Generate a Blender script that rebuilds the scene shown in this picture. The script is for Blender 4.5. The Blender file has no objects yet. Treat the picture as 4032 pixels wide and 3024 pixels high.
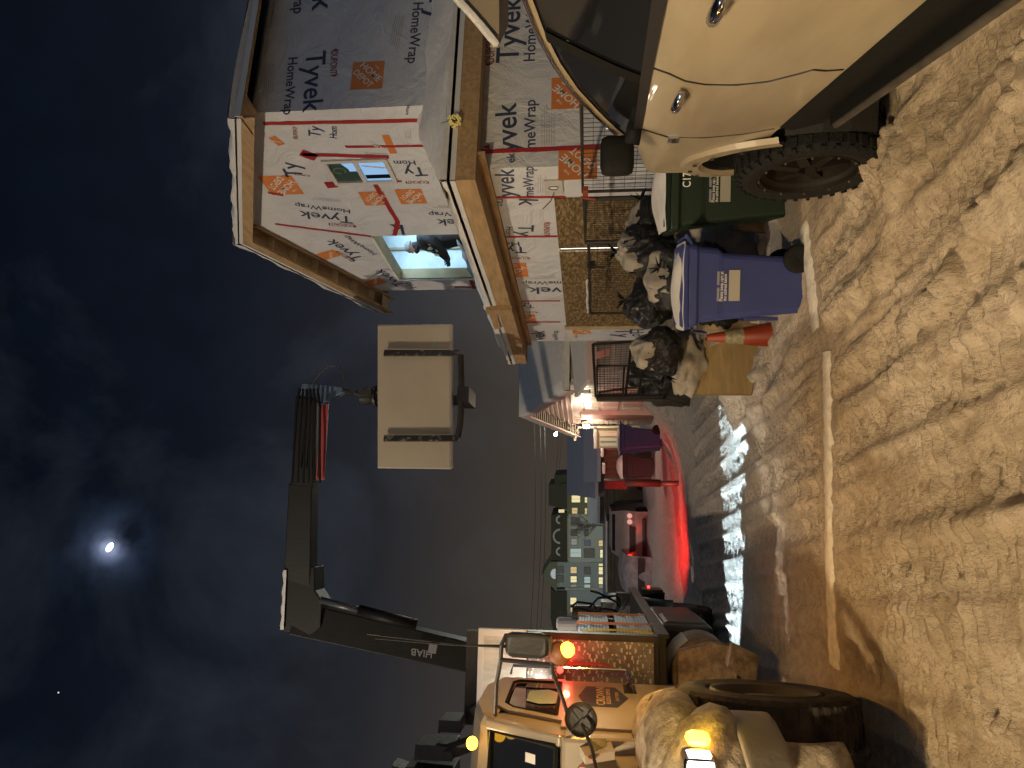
import bpy, bmesh, math, random
import numpy as np
from mathutils import Vector, Matrix, noise
random.seed(7)
SC = bpy.context.scene
COL = SC.collection
R = math.radians
# ------------------------------------------------------------------ camera
CAMF, CAMH, PITCH, YAW = 2795.0, 1.7, math.atan(314/2795.0), R(16.3)
cam = bpy.data.cameras.new('camera'); co = bpy.data.objects.new('camera', cam); COL.objects.link(co)
cam.sensor_width = 36; cam.sensor_fit = 'HORIZONTAL'; cam.lens = 36*CAMF/4032; cam.clip_start = .05; cam.clip_end = 3000
F3 = Vector((math.sin(YAW), math.cos(YAW), 0)); R3 = Vector((math.cos(YAW), -math.sin(YAW), 0)); Z3 = Vector((0, 0, 1))
fw = F3*math.cos(PITCH)+Z3*math.sin(PITCH); up = -F3*math.sin(PITCH)+Z3*math.cos(PITCH)
m = Matrix.Identity(4)          # the phone was held turned: picture left is world up
for i, c in enumerate((-up, R3, -fw)):
    for j in range(3): m[j][i] = c[j]
m[2][3] = CAMH
co.matrix_world = m
SC.camera = co
def P(X, Y, w=None, s=None, z=None, d=None):
    "a point of the place seen at photo pixel X, Y on the plane x=w, y=s, z=z or at distance d"
    a = (1512-Y)/CAMF; b = (2016-X)/CAMF
    h = math.cos(PITCH)-b*math.sin(PITCH); r = F3*h+R3*a+Z3*(math.sin(PITCH)+b*math.cos(PITCH))
    k = w/r.x if w is not None else s/r.y if s is not None else (z-CAMH)/r.z if z is not None else d/h
    return Vector((0, 0, CAMH))+r*k
# ------------------------------------------------------------------ world, street light, exposure
W = bpy.data.worlds.new('World'); SC.world = W; W.use_nodes = True
nt = W.node_tree; nt.nodes.clear()
def N(nt, t, **k):
    n = nt.nodes.new(t)
    for a, b in k.items():
        if a in n.inputs: n.inputs[a].default_value = b
        else: setattr(n, a, b)
    return n
def L(nt, a, b): nt.links.new(a, b)
def math_(nt, op, a, b=None):
    n = nt.nodes.new('ShaderNodeMath'); n.operation = op
    for i, v in enumerate((a, b)):
        if v is None: continue
        if hasattr(v, 'links'): L(nt, v, n.inputs[i])
        else: n.inputs[i].default_value = v
    return n.outputs[0]
def ramp(nt, fac, stops, interp='LINEAR'):
    n = nt.nodes.new('ShaderNodeValToRGB'); e = n.color_ramp.elements; n.color_ramp.interpolation = interp
    while len(e) > len(stops): e.remove(e[-1])
    while len(e) < len(stops): e.new(0.5)
    for i, (p, c) in enumerate(stops): e[i].position = p; e[i].color = (*c, 1) if len(c) == 3 else c
    L(nt, fac, n.inputs[0]); return n.outputs[0]
def mixc(nt, fac, a, b, mode='MIX'):
    n = nt.nodes.new('ShaderNodeMix'); n.data_type = 'RGBA'; n.blend_type = mode
    for k, v in ((0, fac), (6, a), (7, b)):
        if hasattr(v, 'links'): L(nt, v, n.inputs[k])
        else: n.inputs[k].default_value = v if k == 0 else (*v, 1)
    return n.outputs[2]
tc = N(nt, 'ShaderNodeTexCoord'); sx = N(nt, 'ShaderNodeSeparateXYZ'); L(nt, tc.outputs['Generated'], sx.inputs[0])
elev = sx.outputs['Z']
base = ramp(nt, elev, [(0, (.062, .047, .033)), (.12, (.046, .038, .031)), (.30, (.0165, .0175, .022)), (.50, (.0050, .0070, .0125)), (.75, (.0014, .0028, .0068))])
no = N(nt, 'ShaderNodeTexNoise', Scale=3.2, Detail=7.0, Roughness=.58); no.inputs['Distortion'].default_value = .35
L(nt, tc.outputs['Generated'], no.inputs['Vector'])
cl = ramp(nt, no.outputs[0], [(.48, (0, 0, 0)), (.78, (1, 1, 1))])
cloudc = mixc(nt, cl, (0, 0, 0), (.016, .019, .024)); sky = mixc(nt, 1.0, base, cloudc, 'ADD')
md = (P(432, 2155, d=100)-Vector((0, 0, CAMH))).normalized()
vd = nt.nodes.new('ShaderNodeVectorMath'); vd.operation = 'DOT_PRODUCT'; L(nt, tc.outputs['Generated'], vd.inputs[0]); vd.inputs[1].default_value = md
mrg = N(nt, 'ShaderNodeMapRange'); L(nt, vd.outputs['Value'], mrg.inputs[0]); mrg.inputs[1].default_value = .9975; mrg.inputs[2].default_value = 1.0
halo = ramp(nt, mrg.outputs[0], [(0, (0, 0, 0)), (.55, (.003, .006, .011)), (.88, (.014, .022, .042)), (.97, (.07, .09, .16)), (1, (.5, .6, .9))], 'B_SPLINE')
n2 = N(nt, 'ShaderNodeTexNoise', Scale=16.0, Detail=5.0); L(nt, tc.outputs['Generated'], n2.inputs['Vector'])
halo = mixc(nt, 1.0, halo, ramp(nt, n2.outputs[0], [(.42, (.05, .05, .05)), (.62, (1, 1, 1))]), 'MULTIPLY')
sky = mixc(nt, 1.0, sky, halo, 'ADD')
# sky brightened behind the camera as added fill light
vb = nt.nodes.new('ShaderNodeVectorMath'); vb.operation = 'DOT_PRODUCT'; L(nt, tc.outputs['Generated'], vb.inputs[0]); vb.inputs[1].default_value = (-F3*.9+Z3*.43)
back_fill = ramp(nt, vb.outputs['Value'], [(.05, (0, 0, 0)), (.45, (.036, .056, .088)), (1, (.066, .096, .148))])
sky = mixc(nt, 1.0, sky, back_fill, 'ADD')
bg = N(nt, 'ShaderNodeBackground'); L(nt, sky, bg.inputs[0]); bg.inputs[1].default_value = 1.0
wo = N(nt, 'ShaderNodeOutputWorld'); L(nt, bg.outputs[0], wo.inputs[0])
# the street lamp across the road (left, out of frame) and an unseen fill lamp added behind the camera
for nm, loc, pw, colr, sz in (('street_light_glow', (-10, 7.4, 10.5), 3900, (1, .84, .64), .16), ('camera_fill_light', (-5.2, -4.2, 5.2), 150, (1, .80, .56), .3)):
    ld = bpy.data.lights.new(nm, 'POINT'); ld.energy = pw; ld.color = colr; ld.shadow_soft_size = sz
    so = bpy.data.objects.new(nm, ld); COL.objects.link(so); so.location = loc
ld = bpy.data.lights.new('ground_fill_spot', 'SPOT'); ld.energy = 1700; ld.color = (1, .77, .45); ld.spot_size = R(74); ld.spot_blend = .6; ld.shadow_soft_size = .15  # added spot aimed down to brighten the near ground; no lamp known there
so = bpy.data.objects.new('ground_fill_spot', ld); COL.objects.link(so); so.location = Matrix.Rotation(-YAW, 3, 'Z') @ Vector((-2.6, -1.2, 3.7)); so.rotation_euler = (Matrix.Rotation(-YAW, 3, 'Z') @ Vector((3.0, 5.8, -3.7))).to_track_quat('-Z', 'Y').to_euler()
SC.view_settings.view_transform = 'Standard'; SC.view_settings.look = 'None'; SC.view_settings.exposure = 0; SC.view_settings.gamma = 1
SC.cycles.use_denoising = True; SC.cycles.max_bounces = 5; SC.cycles.diffuse_bounces = 3; SC.cycles.glossy_bounces = 3; SC.cycles.sample_clamp_indirect = 3
# ------------------------------------------------------------------ materials
MATS = {}
def mat(name, col, rough=.6, metal=0.0, var=.0, vscale=4.0, bump=0.0, bscale=20.0, emis=None, estr=0.0, alpha=1.0, col2=None, coat=0.0, stretch=None, spec=.5, trans=0.0, detail=5.0, lo=.35, hi=.65, bdist=.03, bdistort=0.0):
    if name in MATS: return MATS[name]
    M = bpy.data.materials.new(name); M.use_nodes = True; t = M.node_tree; b = t.nodes['Principled BSDF']
    b.inputs['Base Color'].default_value = (*col, 1); b.inputs['Roughness'].default_value = rough; b.inputs['Metallic'].default_value = metal
    b.inputs['Coat Weight'].default_value = coat; b.inputs['Specular IOR Level'].default_value = spec; b.inputs['Transmission Weight'].default_value = trans
    if emis: b.inputs['Emission Color'].default_value = (*emis, 1); b.inputs['Emission Strength'].default_value = estr
    src = None
    if var or col2 or bump:
        tcn = N(t, 'ShaderNodeTexCoord'); mp = N(t, 'ShaderNodeMapping'); L(t, tcn.outputs['Object'], mp.inputs[0])
        if stretch: mp.inputs['Scale'].default_value = stretch
        src = mp.outputs[0]
    if var or col2:
        n = N(t, 'ShaderNodeTexNoise', Scale=vscale, Detail=detail, Roughness=.6); L(t, src, n.inputs['Vector'])
        c2 = col2 or tuple(c*(1-var) for c in col)
        L(t, ramp(t, n.outputs[0], [(lo, c2), (hi, col)]), b.inputs['Base Color'])
    if bump:
        n = N(t, 'ShaderNodeTexNoise', Scale=bscale, Detail=6.0, Roughness=.6); L(t, src, n.inputs['Vector'])
        n.inputs['Distortion'].default_value = bdistort; bn = N(t, 'ShaderNodeBump', Strength=bump, Distance=bdist); L(t, n.outputs[0], bn.inputs['Height']); L(t, bn.outputs[0], b.inputs['Normal'])
    MATS[name] = M; return M
m_snow = mat('snow', (.66, .62, .56), .7, var=.12, vscale=9, bump=.35, bscale=14)
m_wrap = mat('house_wrap', (.66, .655, .65), .55, var=.12, vscale=1.4, bump=.8, bscale=1.7, bdist=.09, bdistort=1.6)
m_print = mat('wrap_print_navy', (.035, .045, .085), .6)
m_red = mat('wrap_print_red', (.26, .045, .03), .6)
m_grey = mat('wrap_print_grey', (.33, .33, .34), .6)
m_orange = mat('print_orange', (.62, .20, .045), .6)
m_white = mat('print_white', (.75, .72, .66), .6)
m_tape = mat('red_tape', (.42, .03, .025), .45, var=.35, vscale=30)
m_lumber = mat('lumber', (.44, .28, .13), .7, var=.35, vscale=3, stretch=(6, 1, 6), bump=.15, bscale=30)
m_lumber2 = mat('pale_lumber', (.55, .42, .22), .7, var=.25, vscale=6)
m_black = mat('black_paint', (.012, .011, .010), .45, bump=.1, bscale=30)
m_dark = mat('dark_steel', (.030, .024, .018), .5, var=.5, vscale=5, bump=.15)
m_rubber = mat('rubber', (.012, .0115, .010), .8, spec=.2, bump=.5, bscale=40, var=.3)
m_chrome = mat('chrome', (.62, .62, .64), .12, 1.0)
m_glass = mat('dark_glass', (.008, .008, .009), .06, spec=.6)
m_gal = mat('galvanised', (.10, .085, .065), .5, .5, var=.4, vscale=10)
m_rust = mat('rusty_pipe', (.05, .036, .026), .7, .2, var=.4)
def osb_mat():
    M = bpy.data.materials.new('osb'); M.use_nodes = True; t = M.node_tree; b = t.nodes['Principled BSDF']; b.inputs['Roughness'].default_value = .75
    tcn = N(t, 'ShaderNodeTexCoord'); mp = N(t, 'ShaderNodeMapping'); L(t, tcn.outputs['Object'], mp.inputs[0]); mp.inputs['Scale'].default_value = (9, 9, 24)
    w = N(t, 'ShaderNodeTexNoise', Scale=3.0, Detail=4.0); L(t, mp.outputs[0], w.inputs['Vector'])
    ad = mixc(t, .45, mp.outputs[0], w.outputs['Color'], 'ADD')
    v = N(t, 'ShaderNodeTexVoronoi', Scale=1.6); L(t, ad, v.inputs['Vector'])
    s = N(t, 'ShaderNodeSeparateColor'); L(t, v.outputs['Color'], s.inputs[0])
    L(t, ramp(t, s.outputs[0], [(0, (.085, .05, .017)), (.5, (.16, .10, .038)), (.8, (.23, .155, .065)), (1, (.31, .23, .11))]), b.inputs['Base Color'])
    MATS['osb'] = M; return M
m_osb = osb_mat()
def plate_mat():
    M = bpy.data.materials.new('tread_plate'); M.use_nodes = True; t = M.node_tree; b = t.nodes['Principled BSDF']
    b.inputs['Roughness'].default_value = .38; b.inputs['Metallic'].default_value = .6; b.inputs['Base Color'].default_value = (.42, .40, .38, 1)
    tcn = N(t, 'ShaderNodeTexCoord'); hs = []
    for ang, off in ((45, 0), (-45, .5)):
        mp = N(t, 'ShaderNodeMapping'); L(t, tcn.outputs['Object'], mp.inputs[0]); mp.inputs['Rotation'].default_value = (0, R(ang), 0); mp.inputs['Scale'].default_value = (11, 11, 22)
        mp.inputs['Location'].default_value = (off, 0, off)
        s = N(t, 'ShaderNodeSeparateXYZ'); L(t, mp.outputs[0], s.inputs[0])
        row = math_(t, 'FLOOR', s.outputs['Z']); alt = math_(t, 'MODULO', row, 2.0)
        u = math_(t, 'FRACT', math_(t, 'ADD', s.outputs['X'], math_(t, 'MULTIPLY', alt, .5))); z = math_(t, 'FRACT', s.outputs['Z'])
        du = math_(t, 'ABSOLUTE', math_(t, 'SUBTRACT', u, .5)); dz = math_(t, 'ABSOLUTE', math_(t, 'SUBTRACT', z, .5))
        e = math_(t, 'ADD', math_(t, 'MULTIPLY', du, 2.6), math_(t, 'MULTIPLY', dz, 4.4)); hs.append(math_(t, 'LESS_THAN', e, .95))
    chk = N(t, 'ShaderNodeTexChecker', Scale=1.0); mp = N(t, 'ShaderNodeMapping'); L(t, tcn.outputs['Object'], mp.inputs[0]); mp.inputs['Scale'].default_value = (22, .001, 22); L(t, mp.outputs[0], chk.inputs['Vector'])
    h = mixc(t, chk.outputs['Fac'], hs[0], hs[1])
    bn = N(t, 'ShaderNodeBump', Strength=1.0, Distance=.03); L(t, h, bn.inputs['Height']); L(t, bn.outputs[0], b.inputs['Normal'])
    nz = N(t, 'ShaderNodeTexNoise', Scale=5.0, Detail=6.0); L(t, tcn.outputs['Object'], nz.inputs['Vector'])
    L(t, mixc(t, h, ramp(t, nz.outputs[0], [(.3, (.13, .11, .09)), (.6, (.26, .24, .22))]), (.62, .60, .56)), b.inputs['Base Color'])
    MATS['plate'] = M; return M
m_plate = plate_mat()
# ------------------------------------------------------------------ mesh helper
OFF = {}
TXT = {}
def text_data(s):
    if s in TXT: return TXT[s]
    c = bpy.data.curves.new('t', 'FONT'); c.body = s; c.size = 1; c.offset = .012; c.resolution_u = 3
    o = bpy.data.objects.new('t', c); COL.objects.link(o)
    dg = bpy.context.evaluated_depsgraph_get(); me = o.evaluated_get(dg).to_mesh()
    v = [tuple(x.co) for x in me.vertices]; f = [tuple(p.vertices) for p in me.polygons]
    o.evaluated_get(dg).to_mesh_clear(); bpy.data.objects.remove(o); bpy.data.curves.remove(c)
    xs = [a[0] for a in v] or [0, 1]; x0, x1 = min(xs), max(xs)
    TXT[s] = ([(a[0]-x0, a[1]) for a in v], f, x1-x0); return TXT[s]
class MB:
    def __init__(s): s.v = []; s.f = []; s.m = []; s.mats = []
    def mi(s, mt):
        if mt not in s.mats: s.mats.append(mt)
        return s.mats.index(mt)
    def add(s, v, f, mt, M=None):
        n = len(s.v); k = s.mi(mt)
        s.v += [tuple(M @ Vector(a)) if M else tuple(a) for a in v]
        s.f += [tuple(i+n for i in q) for q in f]; s.m += [k]*len(f)
    def box(s, x0, x1, y0, y1, z0, z1, mt, M=None):
        v = [(x, y, z) for x in (x0, x1) for y in (y0, y1) for z in (z0, z1)]
        s.add(v, [(0, 1, 3, 2), (4, 6, 7, 5), (0, 4, 5, 1), (2, 3, 7, 6), (0, 2, 6, 4), (1, 5, 7, 3)], mt, M)
    def bar(s, a, b, w, h, mt, upv=(0, 0, 1)):
        a = Vector(a); b = Vector(b); d = (b-a); l = d.length; d.normalize(); x = d.cross(Vector(upv))
        if x.length < 1e-4: x = d.cross(Vector((1, 0, 0)))
        x.normalize(); z = x.cross(d); M = Matrix((( *x, 0), (*d, 0), (*z, 0), (0, 0, 0, 1))).transposed(); M.translation = a
        s.box(-w/2, w/2, 0, l, -h/2, h/2, mt, M)
    def tube(s, pts, r, mt, n=8, cap=True):
        pts = [Vector(p) for p in pts]; rs = r if isinstance(r, (list, tuple)) else [r]*len(pts); v = []; f = []; px = None
        for i, p in enumerate(pts):
            d = (pts[min(i+1, len(pts)-1)]-pts[max(i-1, 0)]).normalized()
            if px is None: px = d.orthogonal().normalized()
            x = (px-d*px.dot(d)).normalized(); y = d.cross(x); px = x
            v += [p+(x*math.cos(2*math.pi*k/n)+y*math.sin(2*math.pi*k/n))*rs[i] for k in range(n)]
        for i in range(len(pts)-1):
            for k in range(n): f.append((i*n+k, i*n+(k+1) % n, (i+1)*n+(k+1) % n, (i+1)*n+k))
        if cap: f += [tuple(range(n))[::-1], tuple((len(pts)-1)*n+k for k in range(n))]
        s.add(v, f, mt)
    def poly(s, pts, mt, ext=None):
        "polygon, extruded by vector ext"
        n = len(pts); pts = [Vector(p) for p in pts]
        if ext is None: s.add(pts, [tuple(range(n))], mt); return
        e = Vector(ext); s.add(pts+[p+e for p in pts], [tuple(range(n))[::-1], tuple(range(n, 2*n))]+[(i, (i+1) % n, (i+1) % n+n, i+n) for i in range(n)], mt)
    def ball(s, c, r, mt, n=16, k=10, fn=None):
        r = r if isinstance(r, (list, tuple)) else (r, r, r); v = []; f = []
        for i in range(k+1):
            th = math.pi*i/k
            for j in range(n):
                ph = 2*math.pi*j/n; d = Vector((math.sin(th)*math.cos(ph), math.sin(th)*math.sin(ph), math.cos(th))); q = fn(d) if fn else 1
                v.append((c[0]+d.x*r[0]*q, c[1]+d.y*r[1]*q, c[2]+d.z*r[2]*q))
        for i in range(k):
            for j in range(n): f.append((i*n+j, (i+1)*n+j, (i+1)*n+(j+1) % n, i*n+(j+1) % n))
        s.add(v, f, mt)
    def disc(s, c, ax, r, mt, n=24, th=0.0):
        c = Vector(c); ax = Vector(ax).normalized(); x = ax.orthogonal().normalized(); y = ax.cross(x)
        pts = [c+(x*math.cos(2*math.pi*k/n)+y*math.sin(2*math.pi*k/n))*r for k in range(n)]
        s.poly(pts, mt, ax*th if th else None)
    def lathe(s, c, ax, prof, mt, n=28):
        "prof: list of (distance along axis, radius)"
        c = Vector(c); ax = Vector(ax).normalized(); x = ax.orthogonal().normalized(); y = ax.cross(x); v = []; f = []
        for a, r in prof: v += [c+ax*a+(x*math.cos(2*math.pi*k/n)+y*math.sin(2*math.pi*k/n))*r for k in range(n)]
        for i in range(len(prof)-1):
            for k in range(n): f.append((i*n+k, i*n+(k+1) % n, (i+1)*n+(k+1) % n, (i+1)*n+k))
        s.add(v, f, mt)
    def text(s, st, a, b, upv, mt, off=(0, 0, 0), hs=1.0):
        "text fitted from point a to point b, letters growing towards upv"
        v, f, wd = text_data(st); a = Vector(a)+Vector(off); b = Vector(b)+Vector(off); d = b-a; sz = d.length/wd; d.normalize(); u = Vector(upv); u = (u-d*u.dot(d)).normalized()
        s.add([a+d*(x*sz)+u*(y*sz*hs) for x, y in v], f, mt)
    def grid(s, rows, mt, close=False):
        "rows of points -> surface"
        n = len(rows[0]); v = [p for r in rows for p in r]; f = []
        for i in range(len(rows)-1):
            for j in range(n-1 if not close else n): f.append((i*n+j, i*n+(j+1) % n, (i+1)*n+(j+1) % n, (i+1)*n+j))
        s.add(v, f, mt)
    def build(s, name, parent=None, smooth=False, bevel=0.0, subsurf=0, solid=0.0, fix=True, off=None):
        o_ = off if off is not None else (OFF.get(parent.name, Vector()) if parent else Vector())
        me = bpy.data.meshes.new(name); me.from_pydata([tuple(Vector(a)-o_) for a in s.v], [], s.f)
        for k in s.mats: me.materials.append(k)
        for p, k in zip(me.polygons, s.m): p.material_index = k; p.use_smooth = bool(smooth)
        if fix:
            bm = bmesh.new(); bm.from_mesh(me); bmesh.ops.remove_doubles(bm, verts=bm.verts, dist=1e-5); bmesh.ops.recalc_face_normals(bm, faces=bm.faces); bm.to_mesh(me); bm.free()
        o = bpy.data.objects.new(name, me); COL.objects.link(o)
        if parent: o.parent = parent; OFF[o.name] = o_
        if solid: q = o.modifiers.new('s', 'SOLIDIFY'); q.thickness = solid; q.offset = 0
        if bevel: q = o.modifiers.new('b', 'BEVEL'); q.width = bevel; q.segments = 2; q.limit_method = 'ANGLE'; q.angle_limit = R(40)
        if subsurf: q = o.modifiers.new('u', 'SUBSURF'); q.levels = subsurf; q.render_levels = subsurf
        if smooth == 'auto':
            try: me.shade_auto_smooth if False else None
            except Exception: pass
        return o
def tag(o, label=None, cat=None, group=None, kind=None):
    if label: o['label'] = label
    if cat: o['category'] = cat
    if group: o['group'] = group
    if kind: o['kind'] = kind
    return o
def thing(name, label, cat, base=(0, 0, 0), bear=None, group=None, loc=None):
    "Empty at the base; parts are authored in the frame turned by bear degrees clockwise from the view direction, measured from the photographer's feet"
    o = bpy.data.objects.new(name, None); COL.objects.link(o); tag(o, label, cat, group); o.empty_display_size = .3
    rz = 0 if bear is None else -(YAW+R(bear)); b = Vector(base)
    o.rotation_euler = (0, 0, rz); o.location = Matrix.Rotation(rz, 3, 'Z') @ b
    OFF[o.name] = b
    return o
def local(name, label, cat, loc, rz=0, group=None):
    "Empty whose parts are authored around its own origin"
    o = bpy.data.objects.new(name, None); COL.objects.link(o); tag(o, label, cat, group); o.location = loc; o.rotation_euler = (0, 0, rz); OFF[o.name] = Vector(); return o
def lamp(name, kind, loc, power, color, parent=None, size=.05, spot=None, blend=.2, aim=None, shape=None, spread=None, sy=None):
    l = bpy.data.lights.new(name, kind); l.energy = power; l.color = color
    if kind == 'AREA':
        l.size = size
        if sy: l.shape = 'RECTANGLE'; l.size_y = sy
        if spread: l.spread = spread
    else: l.shadow_soft_size = size
    if kind == 'SPOT': l.spot_size = spot; l.spot_blend = blend
    o = bpy.data.objects.new(name, l); COL.objects.link(o)
    o.location = Vector(loc)-(OFF.get(parent.name, Vector()) if parent else Vector())
    if aim is not None: o.rotation_euler = (Vector(aim)-Vector(loc)).to_track_quat('-Z', 'Y').to_euler()
    if parent: o.parent = parent
    return o
def skin(name, verts, edges, radii, mt, parent=None, root=0, sub=2):
    me = bpy.data.meshes.new(name); me.from_pydata([tuple(v) for v in verts], edges, []); me.materials.append(mt)
    o = bpy.data.objects.new(name, me); COL.objects.link(o)
    if parent: o.parent = parent; OFF[o.name] = OFF.get(parent.name, Vector())
    o.modifiers.new('k', 'SKIN'); me.skin_vertices
    for i, r in enumerate(radii):
        me.skin_vertices[0].data[i].radius = (r, r) if not isinstance(r, tuple) else r
        me.skin_vertices[0].data[i].use_root = (i == root)
    q = o.modifiers.new('u', 'SUBSURF'); q.levels = sub; q.render_levels = sub
    for p in me.polygons: p.use_smooth = True
    o.modifiers['k'].use_smooth_shade = True
    return o
def C(x, y, z=0.0):
    "camera-frame ground coordinates to world"
    return Vector((x*R3.x+y*F3.x, x*R3.y+y*F3.y, z))
# ------------------------------------------------------------------ terrain
rs = np.random.RandomState(3); LAT = rs.rand(256, 256)
def vn(x, y):
    xi = np.floor(x).astype(int); yi = np.floor(y).astype(int); fx = x-xi; fy = y-yi; fx = fx*fx*(3-2*fx); fy = fy*fy*(3-2*fy)
    a = LAT[xi % 256, yi % 256]; b = LAT[(xi+1) % 256, yi % 256]; c = LAT[xi % 256, (yi+1) % 256]; d = LAT[(xi+1) % 256, (yi+1) % 256]
    return (a*(1-fx)+b*fx)*(1-fy)+(c*(1-fx)+d*fx)*fy-.5
def fbm(x, y, o=4):
    s = 0; a = 1
    for i in range(o): s = s+a*vn(x*2**i+17*i, y*2**i+31*i); a *= .5
    return s
def seg(x, y, x0, y0, x1, y1):
    dx, dy = x1-x0, y1-y0; l = dx*dx+dy*dy; t = np.clip(((x-x0)*dx+(y-y0)*dy)/l, 0, 1); return np.hypot(x-x0-t*dx, y-y0-t*dy), t
def G(x, y, s): return np.exp(-(x/s)**2)
RIDGES = [(*P(a, b, z=.05)[:2], *P(c, d, z=.05)[:2], hh, wd) for a, b, c, d, hh, wd in ((3440, 1050, 3110, 1400, .13, .10), (3110, 1400, 3035, 1570, .13, .11), (3720, 1110, 3530, 1280, .10, .08), (3380, 1380, 3245, 1500, .10, .08), (3245, 1500, 3090, 1660, .08, .09), (3560, 640, 3480, 900, .12, .12), (3980, 640, 3800, 900, .07, .07), (3600, 470, 3470, 660, .15, .16), (3440, 640, 3400, 780, .05, .10))]
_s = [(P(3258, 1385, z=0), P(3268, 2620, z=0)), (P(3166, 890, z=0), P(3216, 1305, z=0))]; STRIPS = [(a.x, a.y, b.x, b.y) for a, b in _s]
def height(x, y):
    x = np.asarray(x, float); y = np.asarray(y, float)
    near = 1/(1+np.exp((np.hypot(x, y)-30)/5))
    h = .04*fbm(x*.5, y*.5, 3)*near+.016*fbm(x*3.3, y*1.3, 4)*near
    # churned area by the car and in the wheel tracks
    ch = G(x-2.2, 0*x, 1.25)*G(y-4.1, 0*y, 2.0); h = h+ch*(.07*np.abs(fbm(x*2.6+4, y*1.1, 4))+.035*fbm(x*8, y*5, 3))
    h = h+.015*fbm(x*9, y*7, 3)*near
    fine_ = np.clip((np.abs(fbm(x*1.4+9, y*1.2+3, 2))-.10)*5, 0, 1)*(y < 7)
    h = h+fine_*(.026*np.sign(np.sin(y*2*math.pi/.11+2.5*fbm(x*1.2, y*1.2, 2)*2))*(vn(x*7, y*7) > -.12)+.016*fbm(x*13, y*13, 2))
    lump = np.clip(fbm(x*2.7+50, y*2.3+20, 2)-.18, 0, 1)*(y < 9); h = h+.05*lump*(1+.8*vn(x*14, y*14))
    # tyre tracks with tread ribs, running along the street
    for w0, sl, wd in ((1.42, .02, .12), (1.02, .02, .12), (.15, -.03, .13), (-.35, -.03, .13), (1.86, .04, .12), (.55, .01, .12), (2.35, .05, .12), (-.9, -.05, .13)):
        xc = w0+sl*(y-4); d = (x-xc)/wd; m_ = np.exp(-d**4)*(.4+.6*(vn(x*0+w0*9, y*.7)+.5))*(y < 12)
        h = h-.045*m_+.026*m_*np.sign(np.sin(y*2*math.pi/.085+np.abs(d)*2.2))*(np.abs(d) < .9)
        h = h+.040*np.exp(-((np.abs(d)-1.35)/.30)**2)*(y < 12)*(.5+vn(x*3, y*2))
    # thrown-up ridges
    for (a, b, c, d_, hh, wd) in RIDGES:
        q, t = seg(x, y, a, b, c, d_); h = h+hh*np.exp(-(q/wd)**2)*(.75+.5*vn(x*2.5, y*2.5))
    # foot of the bins, raised pile in front of the house
    pile = 1/(1+np.exp(-(x-3.35)/.22))*np.clip((y-6.3)/1.2, 0, 1)*G(y-8.5, 0*y, 2.9); h = h+pile*(.16+.16*fbm(x*1.5, y*1.5, 3))
    h = h+.30*G(x-2.25, 0*x, .35)*G(y-8.1, 0*y, .7)*(1+.7*fbm(x*3, y*3, 3))
    h = h+.15*G(x-2.0, 0*x, .3)*G(y-7.2, 0*y, .25)
    # dirty ploughed bank beyond, in front of the neighbour
    q, t = seg(x, y, 4.7, 12.2, 4.1, 15.0); h = h+(.42+.55*fbm(x*1.3, y*1.3, 5))*np.exp(-(q/.9)**2)
    q, t = seg(x, y, 2.6, 19.5, 1.0, 24); h = h+(.02+.08*fbm(x*1.1, y*1.1, 4))*np.exp(-(q/1.0)**2)
    q, t = seg(x, y, 6.0, 21.0, 3.6, 27); h = h+(.05+.12*fbm(x*1.1, y*1.1, 4))*np.exp(-(q/1.2)**2)
    q, t = seg(x, y, .4, 11.5, -.6, 30); h = h+.07*fbm(x*2, y*.8, 4)*np.exp(-(q/1.8)**2)
    # far side bank
    h = h+.5*np.clip((x+7)/-3, 0, 1)*near*(1+.5*fbm(x*.7, y*.7, 3))
    h = h*(1-.75*np.exp(-((np.hypot(x-2.5, (y-5.9)*1.2))/.75)**4))*(1-.7*np.exp(-((np.hypot(x-3.3, (y-5.6)*1.1))/.7)**4))
    h = h*(1-.8*G(y-8.95, 0*y, .75)*(1/(1+np.exp((x-2.7)/.15)))*(x > -4))+.020*vn(x*9, y*15)*G(y-8.9, 0*y, .9)
    for (a, b, c, d_) in STRIPS:
        q, t = seg(x, y, a, b, c, d_); h = h*(1-.92*np.exp(-(q/.24)**4))
    h = h-.06*np.exp(-((x+.55-0)/.45)**2)*G(y-4.4, 0*y, 1.6)
    return h
def hz(x, y): return float(height(np.array([x]), np.array([y]))[0])
def spaced(segs):
    out = []
    for a, b, st in segs: out += list(np.arange(a, b, st))
    return np.array(out+[segs[-1][1]])
xs = spaced([(-600, -60, 60), (-60, -12, 4), (-12, -3, .35), (-3, -1.2, .06), (-1.2, 4.6, .024), (4.6, 8, .12), (8, 20, .8), (20, 60, 5), (60, 600, 60)])
ys = spaced([(-40, -4, 4), (-4, 1.2, .4), (1.2, 8.2, .024), (8.2, 12, .05), (12, 26, .12), (26, 60, 1.5), (60, 900, 60)])
XX, YY = np.meshgrid(xs, ys); ZZ = height(XX, YY)
me = bpy.data.meshes.new('snowy_ground'); nx, ny = len(xs), len(ys)
vv = np.stack([XX.ravel(), YY.ravel(), ZZ.ravel()], 1).astype(np.float32)
idx = np.arange(nx*ny).reshape(ny, nx); ff = np.stack([idx[:-1, :-1], idx[:-1, 1:], idx[1:, 1:], idx[1:, :-1]], -1).reshape(-1, 4)
me.vertices.add(len(vv)); me.vertices.foreach_set('co', vv.ravel()); me.loops.add(ff.size); me.loops.foreach_set('vertex_index', ff.ravel().astype(np.int32))
me.polygons.add(len(ff)); me.polygons.foreach_set('loop_start', np.arange(0, ff.size, 4, dtype=np.int32)); me.polygons.foreach_set('loop_total', np.full(len(ff), 4, dtype=np.int32)); me.polygons.foreach_set('use_smooth', np.ones(len(ff), bool)); me.update(); me.validate()
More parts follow.
